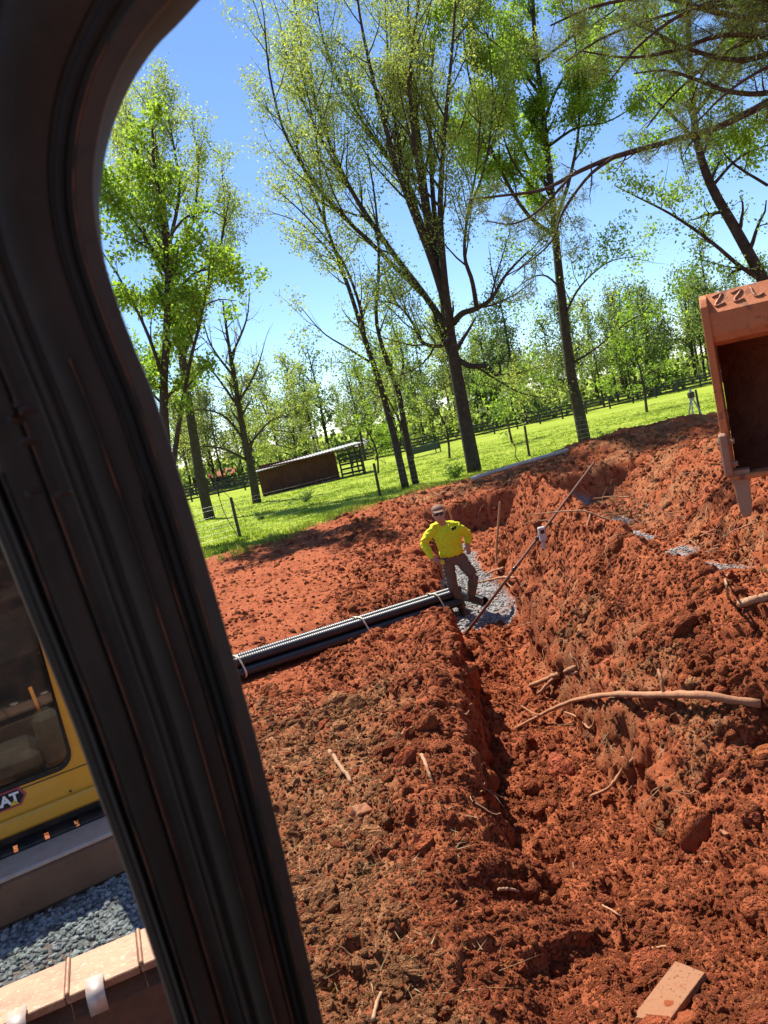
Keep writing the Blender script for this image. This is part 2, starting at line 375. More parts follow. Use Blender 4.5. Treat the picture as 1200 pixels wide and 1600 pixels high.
GZ2 = GZ.reshape(nr, nc)
def heights(x, y):
    """soil height read off the finished sheet"""
    r = np.hypot(x, y); th = np.arctan2(x, y); i = np.clip(np.searchsorted(_r, r), 1, nr - 1)
    u = np.clip((r - _r[i - 1]) / (_r[i] - _r[i - 1]), 0, 1); f = np.clip((th - _th[0]) / (_th[639] - _th[0]) * 639, 0, 638.999); j = f.astype(int); v = f - j
    return (GZ2[i - 1, j] * (1 - u) + GZ2[i, j] * u) * (1 - v) + (GZ2[i - 1, j + 1] * (1 - u) + GZ2[i, j + 1] * u) * v
def gz(x, y):
    return float(heights(np.array([float(x)]), np.array([float(y)]))[0])

def surf(px_, py_, lift=0.):
    """where the sight line meets the soil"""
    d = ray(px_, py_); t = np.arange(2.0, 40, .02); P = CP[None] + d[None] * t[:, None]
    z = heights(P[:, 0], P[:, 1]); k = np.argmax(P[:, 2] < z); return P[k] + np.array([0, 0, lift])

def ground_material():
    m = bpy.data.materials.new('ground'); m.use_nodes = True; nt = m.node_tree; N = nt.nodes; L = nt.links
    b = N['Principled BSDF']; b.inputs['Roughness'].default_value = .95; b.inputs['Specular IOR Level'].default_value = .08
    geo = N.new('ShaderNodeNewGeometry'); at = N.new('ShaderNodeAttribute'); at.attribute_name = 'Col'
    sep = N.new('ShaderNodeSeparateColor'); L.new(at.outputs['Color'], sep.inputs[0])
    def noise(sc, det=5, rg=.6):
        n = N.new('ShaderNodeTexNoise'); n.inputs['Scale'].default_value = sc; n.inputs['Detail'].default_value = det; n.inputs['Roughness'].default_value = rg
        L.new(geo.outputs['Position'], n.inputs['Vector']); return n.outputs['Fac']
    def ramp(fac, stops):
        r = N.new('ShaderNodeValToRGB'); e = r.color_ramp.elements
        while len(e) < len(stops): e.new(.5)
        for k, (p, c) in enumerate(stops): e[k].position = p; e[k].color = (*c, 1)
        L.new(fac, r.inputs[0]); return r.outputs[0]
    def mix(f, a, c, bt='MIX'):
        x = N.new('ShaderNodeMix'); x.data_type = 'RGBA'; x.blend_type = bt
        if isinstance(f, float): x.inputs[0].default_value = f
        else: L.new(f, x.inputs[0])
        for s, v in ((6, a), (7, c)):
            if isinstance(v, tuple): x.inputs[s].default_value = (*v, 1)
            else: L.new(v, x.inputs[s])
        return x.outputs[2]
    def math_(op, a, c):
        x = N.new('ShaderNodeMath'); x.operation = op
        for s, v in ((0, a), (1, c)):
            if isinstance(v, (int, float)): x.inputs[s].default_value = v
            else: L.new(v, x.inputs[s])
        return x.outputs[0]
    clay = ramp(noise(1.3, 8, .7), [(.3, (.225, .053, .022)), (.5, (.325, .086, .034)), (.72, (.385, .122, .052))])
    clay = mix(ramp(noise(9, 6), [(.42, (0, 0, 0)), (.7, (1, 1, 1))]), clay, (.215, .05, .021))
    clay = mix(ramp(noise(55, 4), [(.5, (0, 0, 0)), (.72, (.6, .6, .6))]), clay, (.42, .16, .066))
    tops = ramp(noise(7, 7, .7), [(.3, (.16, .062, .028)), (.5, (.27, .115, .05)), (.7, (.40, .22, .108))])
    soil = mix(math_('MULTIPLY', sep.outputs[1], ramp(noise(3.5, 5), [(.36, (.2, .2, .2)), (.55, (1, 1, 1))])), clay, tops)
    grav = ramp(noise(45, 3), [(.35, (.11, .10, .095)), (.5, (.22, .21, .205)), (.68, (.38, .37, .365))])
    soil = mix(math_('MULTIPLY', sep.outputs[2], ramp(noise(4, 4), [(.3, (.3, .3, .3)), (.5, (1, 1, 1))])), soil, grav)
    # meadow: fresh green with yellower and barer patches
    gr = ramp(noise(.22, 5), [(.32, (.20, .265, .022)), (.52, (.255, .315, .03)), (.72, (.30, .34, .045))])
    gr = mix(ramp(noise(2.4, 6, .75), [(.45, (0, 0, 0)), (.75, (.75, .75, .75))]), gr, (.155, .21, .025))
    gr = mix(ramp(noise(.55, 5), [(.60, (0, 0, 0)), (.70, (.6, .6, .6))]), gr, (.27, .29, .08))
    gm = math_('ADD', sep.outputs[0], math_('MULTIPLY', math_('SUBTRACT', noise(3.2, 6, .7), .5), 1.3))
    gmask = ramp(gm, [(.42, (0, 0, 0)), (.62, (1, 1, 1))])
    gm2 = N.new('ShaderNodeMix'); gm2.data_type = 'RGBA'
    col = mix(gmask, soil, gr)
    L.new(col, b.inputs['Base Color'])
    bp = N.new('ShaderNodeBump'); bp.inputs['Strength'].default_value = 1.0; bp.inputs['Distance'].default_value = .022
    L.new(math_('ADD', noise(38, 6, .75), math_('MULTIPLY', noise(110, 3), .4)), bp.inputs['Height']); L.new(bp.outputs[0], b.inputs['Normal'])
    return m
M_GROUND = ground_material()
ground = link('ground', mesh_np('ground', GVt, GQ, M_GROUND, True, np.stack([GG, GT, GV], -1)))
tag(ground, kind='structure', label='red clay dug open in front of a green meadow')
del GX, GY, GQ

# ------------------------------------------------------------------ loose lumps
def icosa():
    p = (1 + 5 ** .5) / 2
    V = np.array([[-1, p, 0], [1, p, 0], [-1, -p, 0], [1, -p, 0], [0, -1, p], [0, 1, p], [0, -1, -p], [0, 1, -p], [p, 0, -1], [p, 0, 1], [-p, 0, -1], [-p, 0, 1]], float)
    V /= np.linalg.norm(V[0])
    T = np.array([[0, 11, 5], [0, 5, 1], [0, 1, 7], [0, 7, 10], [0, 10, 11], [1, 5, 9], [5, 11, 4], [11, 10, 2], [10, 7, 6], [7, 1, 8], [3, 9, 4], [3, 4, 2], [3, 2, 6], [3, 6, 8], [3, 8, 9], [4, 9, 5], [2, 4, 11], [6, 2, 10], [8, 6, 7], [9, 8, 1]])
    return V, T
def lumps(name, P, S, mat_, squash=.7, jit=.18, col=None, sink=.2):
    """irregular lumps at P of radius S, all in one mesh"""
    V0, T0 = icosa(); n = len(P)
    q = RNG.normal(size=(n, 3, 3)); q, _ = np.linalg.qr(q)
    V = V0[None] * (1 + RNG.normal(0, jit, (n, 12, 1))) * RNG.uniform(.6, 1.25, (n, 1, 3))
    V = np.einsum('nij,nvj->nvi', q, V)
    V[:, :, 2] *= squash
    V = V * S[:, None, None] + P[:, None]
    V[:, :, 2] += (S * squash * (1 - 2 * sink) * .5)[:, None]
    T = (T0[None] + 12 * np.arange(n)[:, None, None]).reshape(-1, 3)
    c = None if col is None else np.repeat(col, 12, 0)
    return link(name, mesh_np(name, V.reshape(-1, 3), T, mat_, False, c))
def attr_mat(name, rough=.95, bump=None, spec=.1):
    m = mat(name, (.3, .1, .05), rough, spec, bump=bump)
    a = m.node_tree.nodes.new('ShaderNodeAttribute'); a.attribute_name = 'Col'
    m.node_tree.links.new(a.outputs['Color'], m.node_tree.nodes['Principled BSDF'].inputs['Base Color'])
    return m
M_CLOD = mat('clod', (.3, .1, .05), .95, .08, bump=(3.5, .9, .25))
_N = M_CLOD.node_tree.nodes; _a = _N.new('ShaderNodeAttribute'); _a.attribute_name = 'Col'; _a.attribute_type = 'INSTANCER'
M_CLOD.node_tree.links.new(_a.outputs['Color'], _N['Principled BSDF'].inputs['Base Color'])
def clod_nodes():
    """every point carries one lumpy crumb, turned and scaled at random"""
    g = bpy.data.node_groups.new('clod_scatter', 'GeometryNodeTree'); N = g.nodes; L = g.links
    g.interface.new_socket('Geometry', in_out='INPUT', socket_type='NodeSocketGeometry'); g.interface.new_socket('Geometry', in_out='OUTPUT', socket_type='NodeSocketGeometry')
    i = N.new('NodeGroupInput'); o = N.new('NodeGroupOutput'); j = N.new('GeometryNodeJoinGeometry')
    iop = N.new('GeometryNodeInstanceOnPoints'); iop.inputs['Pick Instance'].default_value = True
    inst = N.new('GeometryNodeGeometryToInstance')
    for k in range(5):
        s = N.new('GeometryNodeMeshIcoSphere'); s.inputs['Radius'].default_value = 1; s.inputs['Subdivisions'].default_value = 2
        p = N.new('GeometryNodeSetPosition'); nz = N.new('ShaderNodeTexNoise'); nz.noise_dimensions = '4D'; nz.inputs['W'].default_value = k * 7.7; nz.inputs['Scale'].default_value = 1.15; nz.inputs['Detail'].default_value = 3
        sb = N.new('ShaderNodeVectorMath'); sb.operation = 'SUBTRACT'; sb.inputs[1].default_value = (.5, .5, .5); sc = N.new('ShaderNodeVectorMath'); sc.operation = 'SCALE'; sc.inputs['Scale'].default_value = 1.5
        L.new(nz.outputs['Color'], sb.inputs[0]); L.new(sb.outputs[0], sc.inputs[0]); L.new(s.outputs[0], p.inputs['Geometry']); L.new(sc.outputs[0], p.inputs['Offset'])
        m = N.new('GeometryNodeSetMaterial'); m.inputs['Material'].default_value = M_CLOD; L.new(p.outputs[0], m.inputs[0])
        sm = N.new('GeometryNodeSetShadeSmooth'); L.new(m.outputs[0], sm.inputs[0]); sm.inputs['Shade Smooth'].default_value = (k % 2 == 0)
        gi = N.new('GeometryNodeGeometryToInstance'); L.new(sm.outputs[0], gi.inputs[0]); L.new(gi.outputs[0], j.inputs[0])
    L.new(i.outputs[0], iop.inputs['Points']); L.new(j.outputs[0], iop.inputs['Instance'])
    rv = N.new('FunctionNodeRandomValue'); rv.data_type = 'FLOAT_VECTOR'; rv.inputs[1].default_value = (6.28, 6.28, 6.28); L.new(rv.outputs[0], iop.inputs['Rotation'])
    at = N.new('GeometryNodeInputNamedAttribute'); at.data_type = 'FLOAT'; at.inputs['Name'].default_value = 'size'
    r2 = N.new('FunctionNodeRandomValue'); r2.data_type = 'FLOAT_VECTOR'; r2.inputs[0].default_value = (.6, .6, .6); r2.inputs[1].default_value = (1.35, 1.35, 1.0)
    ml = N.new('ShaderNodeVectorMath'); ml.operation = 'SCALE'; L.new(r2.outputs[0], ml.inputs[0]); L.new(at.outputs[0], ml.inputs['Scale']); L.new(ml.outputs[0], iop.inputs['Scale'])
    L.new(iop.outputs[0], o.inputs[0]); return g
n = 400000
i0 = np.searchsorted(_r, 2.4); i1 = np.searchsorted(_r, 24.)
fi = RNG.uniform(i0, i1, n); fj = RNG.uniform(30, 612, n); ci = fi.astype(int); cj = fj.astype(int); u = (fi - ci)[:, None]; v = (fj - cj)[:, None]
def onsheet(A): return (A[ci, cj] * (1 - u) + A[ci + 1, cj] * u) * (1 - v) + (A[ci, cj + 1] * (1 - u) + A[ci + 1, cj + 1] * u) * v
P = onsheet(G3); Nn = onsheet(GN_ * np.sign(GN_[..., 2:])); g = GG.reshape(nr, nc)[ci, cj]; tp = GT.reshape(nr, nc)[ci, cj]; gv = GV.reshape(nr, nc)[ci, cj]
x, y = P[:, 0], P[:, 1]; r = np.hypot(x, y)
clump = perlin(x * 1.7, y * 1.7, 130) + .6 * perlin(x * 5, y * 5, 131)
calm = sstep(-.5, -1.6, x) * sstep(7.5, 9.5, y)
keep = (x > -.43 * y - .6) & (g < .3) & (gv < .3) & (RNG.random(n) < (.6 + .4 * (clump > .05)) * (1 - .8 * calm))
for _p in ((1046, 1562),): _q = atz(*_p, -.05); keep &= np.hypot(x - _q[0], y - _q[1]) > .11
P, Nn, x, y, tp, r, clump = P[keep], Nn[keep], x[keep], y[keep], tp[keep], r[keep], clump[keep]
S = np.clip(RNG.lognormal(-4.95, .55, len(x)) * (1 + .5 * (clump > .35)), .004, .05) * np.clip((r / 5) ** .6, .8, 2.0) * np.where(RNG.random(len(x)) < .012, RNG.uniform(2, 4.5, len(x)), 1)
base = np.array([.345, .092, .037])[None] * RNG.uniform(.75, 1.28, (len(x), 1)) * (1 + RNG.normal(0, .05, (len(x), 3)))
tc_ = np.array([.36, .155, .068])[None] * RNG.uniform(.6, 1.35, (len(x), 1))
mx = (RNG.random(len(x)) < tp)[:, None]
me = bpy.data.meshes.new('soil_clods'); me.vertices.add(len(x)); me.vertices.foreach_set('co', (P - Nn * (S * .2)[:, None]).astype(np.float32).ravel())
at = me.attributes.new('size', 'FLOAT', 'POINT'); at.data.foreach_set('value', S.astype(np.float32))
at = me.attributes.new('Col', 'FLOAT_COLOR', 'POINT'); at.data.foreach_set('color', np.column_stack([np.where(mx, tc_, base), np.ones(len(x))]).astype(np.float32).ravel())
me.materials.append(M_CLOD); clods = link('soil_clods', me); md = clods.modifiers.new('scatter', 'NODES'); md.node_group = clod_nodes()
tag(clods, 'crumbled red clay clods strewn over the dug ground', 'soil', kind='stuff')

# crushed stone in the trenches and beside the tracks
M_STONE = attr_mat('crushed_stone', .85, (90, .3, .004), .3)
def stones(name, n, sampler, size, label):
    x, y = sampler(n); _, g, tp, gv = terrain(x, y)[:4]; z = heights(x, y)
    k = gv > .35; x, y, z = x[k], y[k], z[k]
    S = RNG.uniform(*size, len(x)); c = RNG.uniform(.12, .36, (len(x), 1)) * np.array([[1, .955, .89]]) * (1 + RNG.normal(0, .03, (len(x), 3)))
    o = lumps(name, np.stack([x, y, z], -1), S, M_STONE, .75, .12, c, .1)
    return tag(o, label, 'gravel', kind='stuff')
stones('trench_gravel', 5200, lambda n: (RNG.uniform(.5, 2.1, n), RNG.uniform(10.9, 18.5, n)), (.014, .032), 'pale grey crushed stone on the trench floor around the worker')
stones('far_trench_gravel', 4200, lambda n: (RNG.uniform(4.2, 5.8, n), RNG.uniform(9, 19, n)), (.014, .034), 'pale grey crushed stone patches in the trench beyond the spoil mound')
stones('track_side_gravel', 8000, lambda n: (RNG.uniform(-4.6, -1.4, n), RNG.uniform(3.2, 5.6, n)), (.012, .024), 'grey gravel strip between the tracks of the two machines')
# ------------------------------------------------------------------ trees
M_BARK = mat('bark', (.052, .040, .031), .95, .1, bump=(26, .9, .03), var=[(5, (.10, .082, .064), .8, .42, .7), (22, (.02, .016, .013), .7, .5, .75)])
M_BARK_PINE = mat('pine_bark', (.085, .058, .043), .95, .1, bump=(18, 1.0, .03), var=(6, (.03, .022, .018), .8, .42, .68))
M_LEAF = leaf_mat('leaf', .58)
M_NEEDLE = leaf_mat('needle', .25, .6)

def limb_path(pts, n=None):
    P = np.asarray(pts, float)
    return smooth_path(P, n or max(4, 3 * len(P)))

def child_limb(p, t, ang, L, up, wig, rng, npt=5, az=None):
    """a branch leaving point p, parent direction t, at angle ang"""
    t = t / (np.linalg.norm(t) + 1e-9)
    a = np.cross(t, rng.normal(size=3)); a /= np.linalg.norm(a) + 1e-9
    d = t * math.cos(ang) + a * math.sin(ang)
    P = [p]; s = L / (npt - 1)
    for k in range(npt - 1):
        d = d + np.array([0, 0, up]) * s / max(L, .1) * 1.3 + rng.normal(0, wig, 3)
        d /= np.linalg.norm(d); P.append(P[-1] + d * s)
    return np.array(P)

def grow(mains, levels, rng, keep=None):
    """mains: list of (pts, r0, r1, t0). levels: list of dicts. returns all tubes and the last level's paths"""
    cur = []; allb = []
    for (pts, r0, r1, t0) in mains:
        P = limb_path(pts); R = np.interp(np.linspace(0, 1, len(P)), [0, 1], [r0, r1])
        allb.append((P, R)); cur.append((P, R, t0))
    last = [(P, R) for P, R, _ in cur]
    for lv in levels:
        nxt = []
        for (P, R, t0) in cur:
            seg = np.linalg.norm(np.diff(P, axis=0), axis=1); Lp = seg.sum(); cum = np.concatenate([[0], np.cumsum(seg)]) / max(Lp, 1e-6)
            n = rng.poisson(lv['den'] * Lp * (1 - t0))
            for q in range(n):
                t = t0 + (1 - t0) * (q + rng.random()) / max(n, 1); t = min(t, .99)
                p = np.array([np.interp(t, cum, P[:, c]) for c in range(3)])
                k = min(np.searchsorted(cum, t), len(P) - 1); tg = P[k] - P[k - 1]
                L = lv['len'] * rng.uniform(.55, 1.25) * (1 - lv.get('taper', .4) * t)
                r = max(np.interp(t, cum, R) * lv.get('rr', .5), lv.get('rmin', .004))
                C = child_limb(p, tg, rad(rng.uniform(*lv['ang'])), L, lv.get('up', .3), lv.get('wig', .12), rng, lv.get('npt', 5))
                if keep is not None and not keep(C[-1]): continue
                Rc = np.linspace(r, max(r * .25, .0025), len(C))
                allb.append((C, Rc)); nxt.append((C, Rc, lv.get('t0', .15)))
        cur = nxt; last = [(P, R) for P, R, _ in cur]
    return allb, last

def leaf_cloud(paths, per_m, size, spread, cols, rng, droop=0.0, aspect=.55, t0=.2, dens=None):
    """diamond leaves scattered along the twigs"""
    P = []
    for C, _ in paths:
        L = np.linalg.norm(np.diff(C, axis=0), axis=1).sum(); n = rng.poisson(max(per_m * L, 0))
        if n == 0: continue
        t = t0 + (1 - t0) * rng.random(n); s = np.linspace(0, 1, len(C))
        P.append(np.stack([np.interp(t, s, C[:, c]) for c in range(3)], -1))
    if not P: return None
    P = np.concatenate(P); n = len(P)
    P = P + rng.normal(0, spread, (n, 3))
    if dens is not None:
        k = dens(P); P = P[k]; n = len(P)
    a = rng.normal(size=(n, 3)); a[:, 2] -= droop; a /= np.linalg.norm(a, axis=1)[:, None]
    b = np.cross(a, rng.normal(size=(n, 3))); b /= np.linalg.norm(b, axis=1)[:, None]
    s = (size * rng.uniform(.55, 1.3, n))[:, None]
    V = np.stack([P - a * s * .5, P + b * s * aspect * .5 + a * s * .05, P + a * s * .5, P - b * s * aspect * .5 + a * s * .05], 1).reshape(-1, 3)
    Q = np.arange(4 * n).reshape(-1, 4)
    cols = np.asarray(cols, float); w = rng.dirichlet(np.ones(len(cols)) * .7, n)
    c = w @ cols * rng.uniform(.75, 1.25, (n, 1))
    return V, Q, np.repeat(c, 4, 0)

def tree(name, base, mains, levels, leaf, label, seed, group=None, bark=None, keep=None, cat='tree', seg=6, leafmat=None, minr=.0):
    rng = np.random.default_rng(seed)
    br, last = grow(mains, levels, rng, keep)
    base = np.array(base, float)
    root = empty(name, base, label, cat, group)
    tk = MB(); tw = MB(); nm = len(mains)
    for k, (P, R) in enumerate(br):
        if k < nm: tk.tube(P - base, R, 9, True)
        elif R[0] >= minr: tw.tube(P - base, R, 4 if R[0] < .02 else 6, False)
    tk.build('trunk', bark or M_BARK, root, True, recalc=False)
    if tw.n: tag(tw.build('branches', bark or M_BARK, root, True, recalc=False), kind='stuff')
    if leaf:
        lv = [leaf_cloud(l.get('paths') or last, l['per_m'], l['size'], l['spread'], l['cols'], rng, l.get('droop', 0), l.get('aspect', .55), l.get('t0', .2), l.get('dens')) for l in (leaf if isinstance(leaf, list) else [leaf])]
        lv = [a for a in lv if a is not None]
        off = 0; V = []; Q = []; C = []
        for a in lv: V.append(a[0] - base); Q.append(a[1] + off); C.append(a[2]); off += len(a[0])
        link('crown', mesh_np('crown', np.concatenate(V), np.concatenate(Q), leafmat or M_LEAF, False, np.concatenate(C)), root)
    return root

def px(pts, Y, dy=None):
    """photo trace at distance Y, with a depth drift dy metres from first to last point"""
    n = len(pts); d = np.linspace(0, dy or 0, n)
    return [aty(p[0], p[1], Y + d[i]) for i, p in enumerate(pts)]
def grounded(P):
    """foot of a trunk a little below ground"""
    P = [np.array(p) for p in P]; P[0] = P[0].copy(); P[0][2] = gz(P[0][0], P[0][1]) - .1
    return P

OLIVE = [(.25, .29, .10), (.31, .35, .13), (.17, .215, .07), (.36, .37, .15)]
FRESH = [(.17, .27, .035), (.25, .36, .05), (.11, .19, .03), (.32, .39, .09)]
MID = [(.15, .22, .06), (.21, .29, .075), (.11, .165, .05), (.26, .32, .11)]

# big forked tree in the middle
Y = 30.7
mains = [(grounded(px([(742, 738), (733, 690), (722, 630), (712, 575), (703, 520)], Y)), .31, .22, .75)]
def M(pts, dy, r0, r1=.02, t0=.25, Y_=Y): mains.append((px(pts, Y_, dy), r0, r1, t0))
M([(703, 525), (690, 440), (668, 330), (652, 200), (640, 60), (634, -90)], 1.5, .24)
M([(705, 520), (694, 430), (688, 320), (696, 190), (708, 60), (716, -80)], -2.0, .17)
M([(698, 480), (672, 400), (630, 290), (592, 160), (565, 40), (552, -60)], -1.5, .16)
M([(692, 450), (655, 340), (625, 230), (608, 110), (600, -40)], 2.5, .13)
M([(704, 525), (670, 470), (610, 390), (545, 290), (500, 180), (470, 60), (455, -30)], 2.0, .15)
M([(690, 440), (676, 300), (672, 180), (680, 40), (690, -70)], 3.2, .12)
M([(712, 560), (735, 572), (760, 572), (775, 586), (782, 580), (778, 560)], -1.0, .13, .03, .3)
M([(708, 505), (722, 490), (745, 482), (768, 466), (790, 430), (822, 396)], -2.5, .14, .03, .25)
M([(745, 482), (738, 440), (726, 400), (730, 340), (745, 260), (752, 170)], -2.5, .10, .02, .2)
M([(705, 520), (690, 540), (660, 535), (645, 505), (625, 480), (600, 470)], -2.5, .10, .02, .2)
M([(660, 460), (590, 390), (510, 310), (450, 220), (422, 120), (412, 20)], -2.2, .10)
M([(690, 450), (640, 300), (560, 180), (510, 80), (490, -30)], 4.0, .11)
M([(672, 380), (650, 240), (640, 120), (655, 0), (660, -60)], -4.0, .10)
M([(600, 380), (520, 250), (470, 150), (440, 60)], .5, .08)
M([(730, 340), (760, 250), (770, 150), (760, 40)], 1.5, .06)
levels = [dict(den=2.0, len=3.3, ang=(20, 55), up=.5, rr=.5, rmin=.02, wig=.08, npt=6, t0=.1),
          dict(den=2.0, len=1.25, ang=(20, 55), up=.35, rr=.5, rmin=.008, wig=.14, npt=4),
          ]
tree('tulip_tree', atz(742, 738, gz(3.9, 30.7)), mains, levels, dict(per_m=120, size=.095, spread=.19, cols=OLIVE, droop=.4),
     'tall many-stemmed tree with olive young leaves, thickest trunk by the wire fence', 101)

# slender trunks left of it
Y = 29.9; mains = [(grounded(px([(634, 763), (622, 710), (610, 660), (592, 595), (570, 530), (545, 450), (508, 350), (470, 250), (445, 150)], Y, 1.5)), .16, .03, .3)]
M([(585, 570), (545, 545), (505, 520), (470, 480)], -2, .05, .012, .1, Y)
M([(570, 530), (560, 470), (530, 400), (480, 340), (425, 290)], -2, .07, .015, .1, Y)
M([(545, 450), (520, 400), (470, 350), (420, 330)], 2.2, .06, .012, .1, Y)
M([(508, 350), (500, 270), (490, 190), (470, 110)], -1.2, .06, .012, .1, Y)
tree('slender_tree', mains[0][0][0], mains, [dict(den=1.5, len=2.1, ang=(25, 55), up=.45, rr=.5, rmin=.014, wig=.1, npt=5, t0=.1), dict(den=2.0, len=.95, ang=(25, 60), up=.2, rr=.5, rmin=.006, wig=.15, npt=4)],
     dict(per_m=100, size=.10, spread=.17, cols=OLIVE, droop=.3), 'slender dark trunk leaning away from the big forked tree, nearer the shed', 102)
Y = 30.9; mains = [(grounded(px([(650, 757), (640, 710), (631, 660), (622, 610), (605, 565), (588, 500), (592, 420), (588, 330), (575, 240)], Y, -1.)), .15, .025, .35)]
M([(622, 610), (630, 560), (612, 500), (620, 440)], 1.6, .06, .012, .1, Y)
M([(640, 690), (615, 640), (590, 600), (555, 590)], -1.6, .04, .01, .1, Y)
tree('slender_tree', mains[0][0][0], mains, [dict(den=1.6, len=1.7, ang=(30, 60), up=.3, rr=.5, rmin=.012, wig=.1, npt=5, t0=.1), dict(den=2.2, len=.8, ang=(25, 60), up=.1, rr=.5, rmin=.006, wig=.15, npt=4)],
     dict(per_m=80, size=.11, spread=.28, cols=FRESH, droop=.2), 'slender trunk standing between the leaning trunk and the big forked tree', 103)

# straight trunk to the right, fresh green crown
Y = 34.5; mains = [(grounded(px([(914, 690), (904, 640), (893, 590), (884, 520), (876, 450), (869, 380), (862, 300), (850, 190), (836, 60), (828, -80)], Y)), .29, .07, .45)]
M([(880, 500), (905, 450), (950, 410), (1000, 400)], -2, .06, .012, .15, Y)
M([(876, 450), (850, 430), (820, 440), (790, 470)], -1.5, .05, .012, .15, Y)
M([(890, 570), (930, 545), (985, 500), (1040, 480)], -2.5, .06, .012, .15, Y)
M([(893, 600), (860, 590), (820, 600), (790, 610)], -2, .05, .012, .2, Y)
M([(868, 370), (820, 330), (770, 240), (735, 130), (720, 20)], -2.5, .10, .02, .2, Y)
M([(862, 300), (820, 240), (790, 160), (770, 60), (765, -40)], 2.2, .10, .02, .2, Y)
M([(866, 350), (890, 280), (905, 190), (900, 80), (890, -30)], -2.2, .09, .02, .2, Y)
M([(850, 190), (875, 130), (930, 60), (960, -20)], 1.8, .08, .02, .2, Y)
M([(860, 280), (800, 260), (750, 230), (720, 190)], 1, .06, .015, .2, Y)
M([(864, 320), (830, 290), (800, 250), (780, 190), (760, 120)], -3.2, .07, .015, .15, Y)
M([(855, 230), (900, 200), (950, 190), (1000, 160)], -2.5, .07, .015, .15, Y)
M([(845, 150), (800, 90), (740, 40), (700, -20)], -1.5, .07, .015, .15, Y)
M([(840, 100), (890, 60), (940, 30), (1010, -20)], -2.8, .07, .015, .15, Y)
hi = lambda P: RNG.random(len(P)) < np.where(P[:, 2] > 9.5, 1., .30)
tree('straight_tree', mains[0][0][0], mains, [dict(den=1.35, len=2.5, ang=(28, 62), up=.25, rr=.5, rmin=.016, wig=.1, npt=5, t0=.1), dict(den=1.9, len=1.15, ang=(25, 60), up=.1, rr=.5, rmin=.007, wig=.15, npt=4)],
     dict(per_m=290, size=.14, spread=.2, cols=FRESH, droop=.3, dens=hi), 'straight dark trunk with bright green crown, alone between fence posts', 104)

# leaning tree behind the bucket
Y = 26.0; b0 = atz(1263, 640, 0.3); mains = [(grounded([aty(1258, 590, Y)] + px([(1230, 520), (1193, 440), (1150, 360), (1112, 292), (1090, 225), (1080, 130), (1075, 20), (1080, -80)], Y)), .24, .05, .3)]
M([(1193, 440), (1155, 415), (1120, 385), (1080, 355), (1040, 330), (1000, 310), (960, 290)], -1.5, .08, .015, .1, Y)
M([(1112, 292), (1150, 250), (1190, 230), (1240, 215)], 1.5, .06, .015, .1, Y)
M([(1200, 290), (1140, 250), (1100, 190), (1080, 160)], 1.5, .05, .012, .1, Y)
M([(1090, 225), (1050, 180), (1010, 140), (980, 80)], 1.8, .06, .012, .1, Y)
M([(1085, 180), (1130, 120), (1170, 60), (1200, -10)], -1.5, .07, .015, .1, Y)
M([(1080, 120), (1040, 70), (1010, 20), (990, -40)], 1, .06, .015, .1, Y)
lo = lambda P: RNG.random(len(P)) < np.where(P[:, 2] > 7.4, 1., .18)
tree('leaning_tree', mains[0][0][0], mains, [dict(den=2.0, len=2.0, ang=(30, 75), up=-.05, rr=.45, rmin=.009, wig=.17, npt=6, t0=.1), dict(den=2.3, len=.95, ang=(30, 75), up=-.25, rr=.5, rmin=.005, wig=.2, npt=5)],
     dict(per_m=210, size=.12, spread=.18, cols=FRESH + FRESH[:2], droop=.4, dens=lo), 'leaning dark trunk with drooping bare twigs rising behind the bucket', 105)

# pine whose boughs hang in from the side; trunk stands outside the view
Y = 19.0
tb = aty(1700, 480, Y); foot = np.array([tb[0], tb[1], gz(tb[0], tb[1]) - .1])
pt = [foot, foot + [0, 0, 5], foot + [.1, .1, 10], foot + [0, .2, 16.]]
mains = [(pt, .34, .10, .98)]
def bough(pts, r0, dy=0, t0=.12, z0=None):
    P = px(pts, Y, dy); s = np.array([foot[0], foot[1], (z0 if z0 else P[0][2] + .5)]); mains.append(([s] + P, r0, .02, t0))
bough([(1290, 118), (1200, 160), (1130, 195), (1060, 217), (960, 245), (900, 270), (850, 296), (790, 305), (730, 312)], .11, -1, .45)
bough([(1060, 217)][:0] + [(1300, 40), (1200, 84), (1150, 94), (1080, 78), (1010, 45), (960, 20)], .10, .5, .3)
bough([(1290, 120), (1200, 145), (1140, 143), (1090, 125), (1040, 110), (990, 115)], .09, 1.2, .35)
bough([(1300, 10), (1210, 30), (1120, 20), (1030, -5), (930, 10), (860, 40)], .10, -1.0, .3)
bough([(1300, 70), (1220, 60), (1130, 55), (1050, 80), (980, 90), (910, 80)], .09, .2, .3)
bough([(1300, -10), (1220, 0), (1150, -5), (1070, 20), (1000, 70), (950, 130)], .08, -1.6, .3)
bough([(1300, 20), (1230, 10), (1150, 40), (1100, 110), (1080, 160)], .07, 1.4, .3)
bough([(1300, 60), (1240, 40), (1180, 60), (1120, 90), (1050, 150), (1010, 200)], .07, 2.2, .3)
bough([(1300, -30), (1240, -10), (1180, 10), (1100, 10), (1020, 30), (940, 60), (880, 100)], .08, 2.0, .3)
bough([(1300, 100), (1240, 90), (1180, 115), (1130, 150), (1090, 190)], .06, -1.5, .3)
bough([(1300, -90), (1230, -70), (1150, -30), (1060, -20), (980, 0)], .08, -2.2, .3)
bough([(1300, -60), (1200, -40), (1100, -40), (1000, -60), (900, -40)], .10, 1.0, .3)
mains.append((px([(960, 245), (920, 275), (880, 330), (860, 380), (800, 430)], Y - .6), .045, .012, .2))
mains.append((px([(890, 278), (840, 330), (800, 350), (760, 345)], Y - .8), .035, .012, .1))
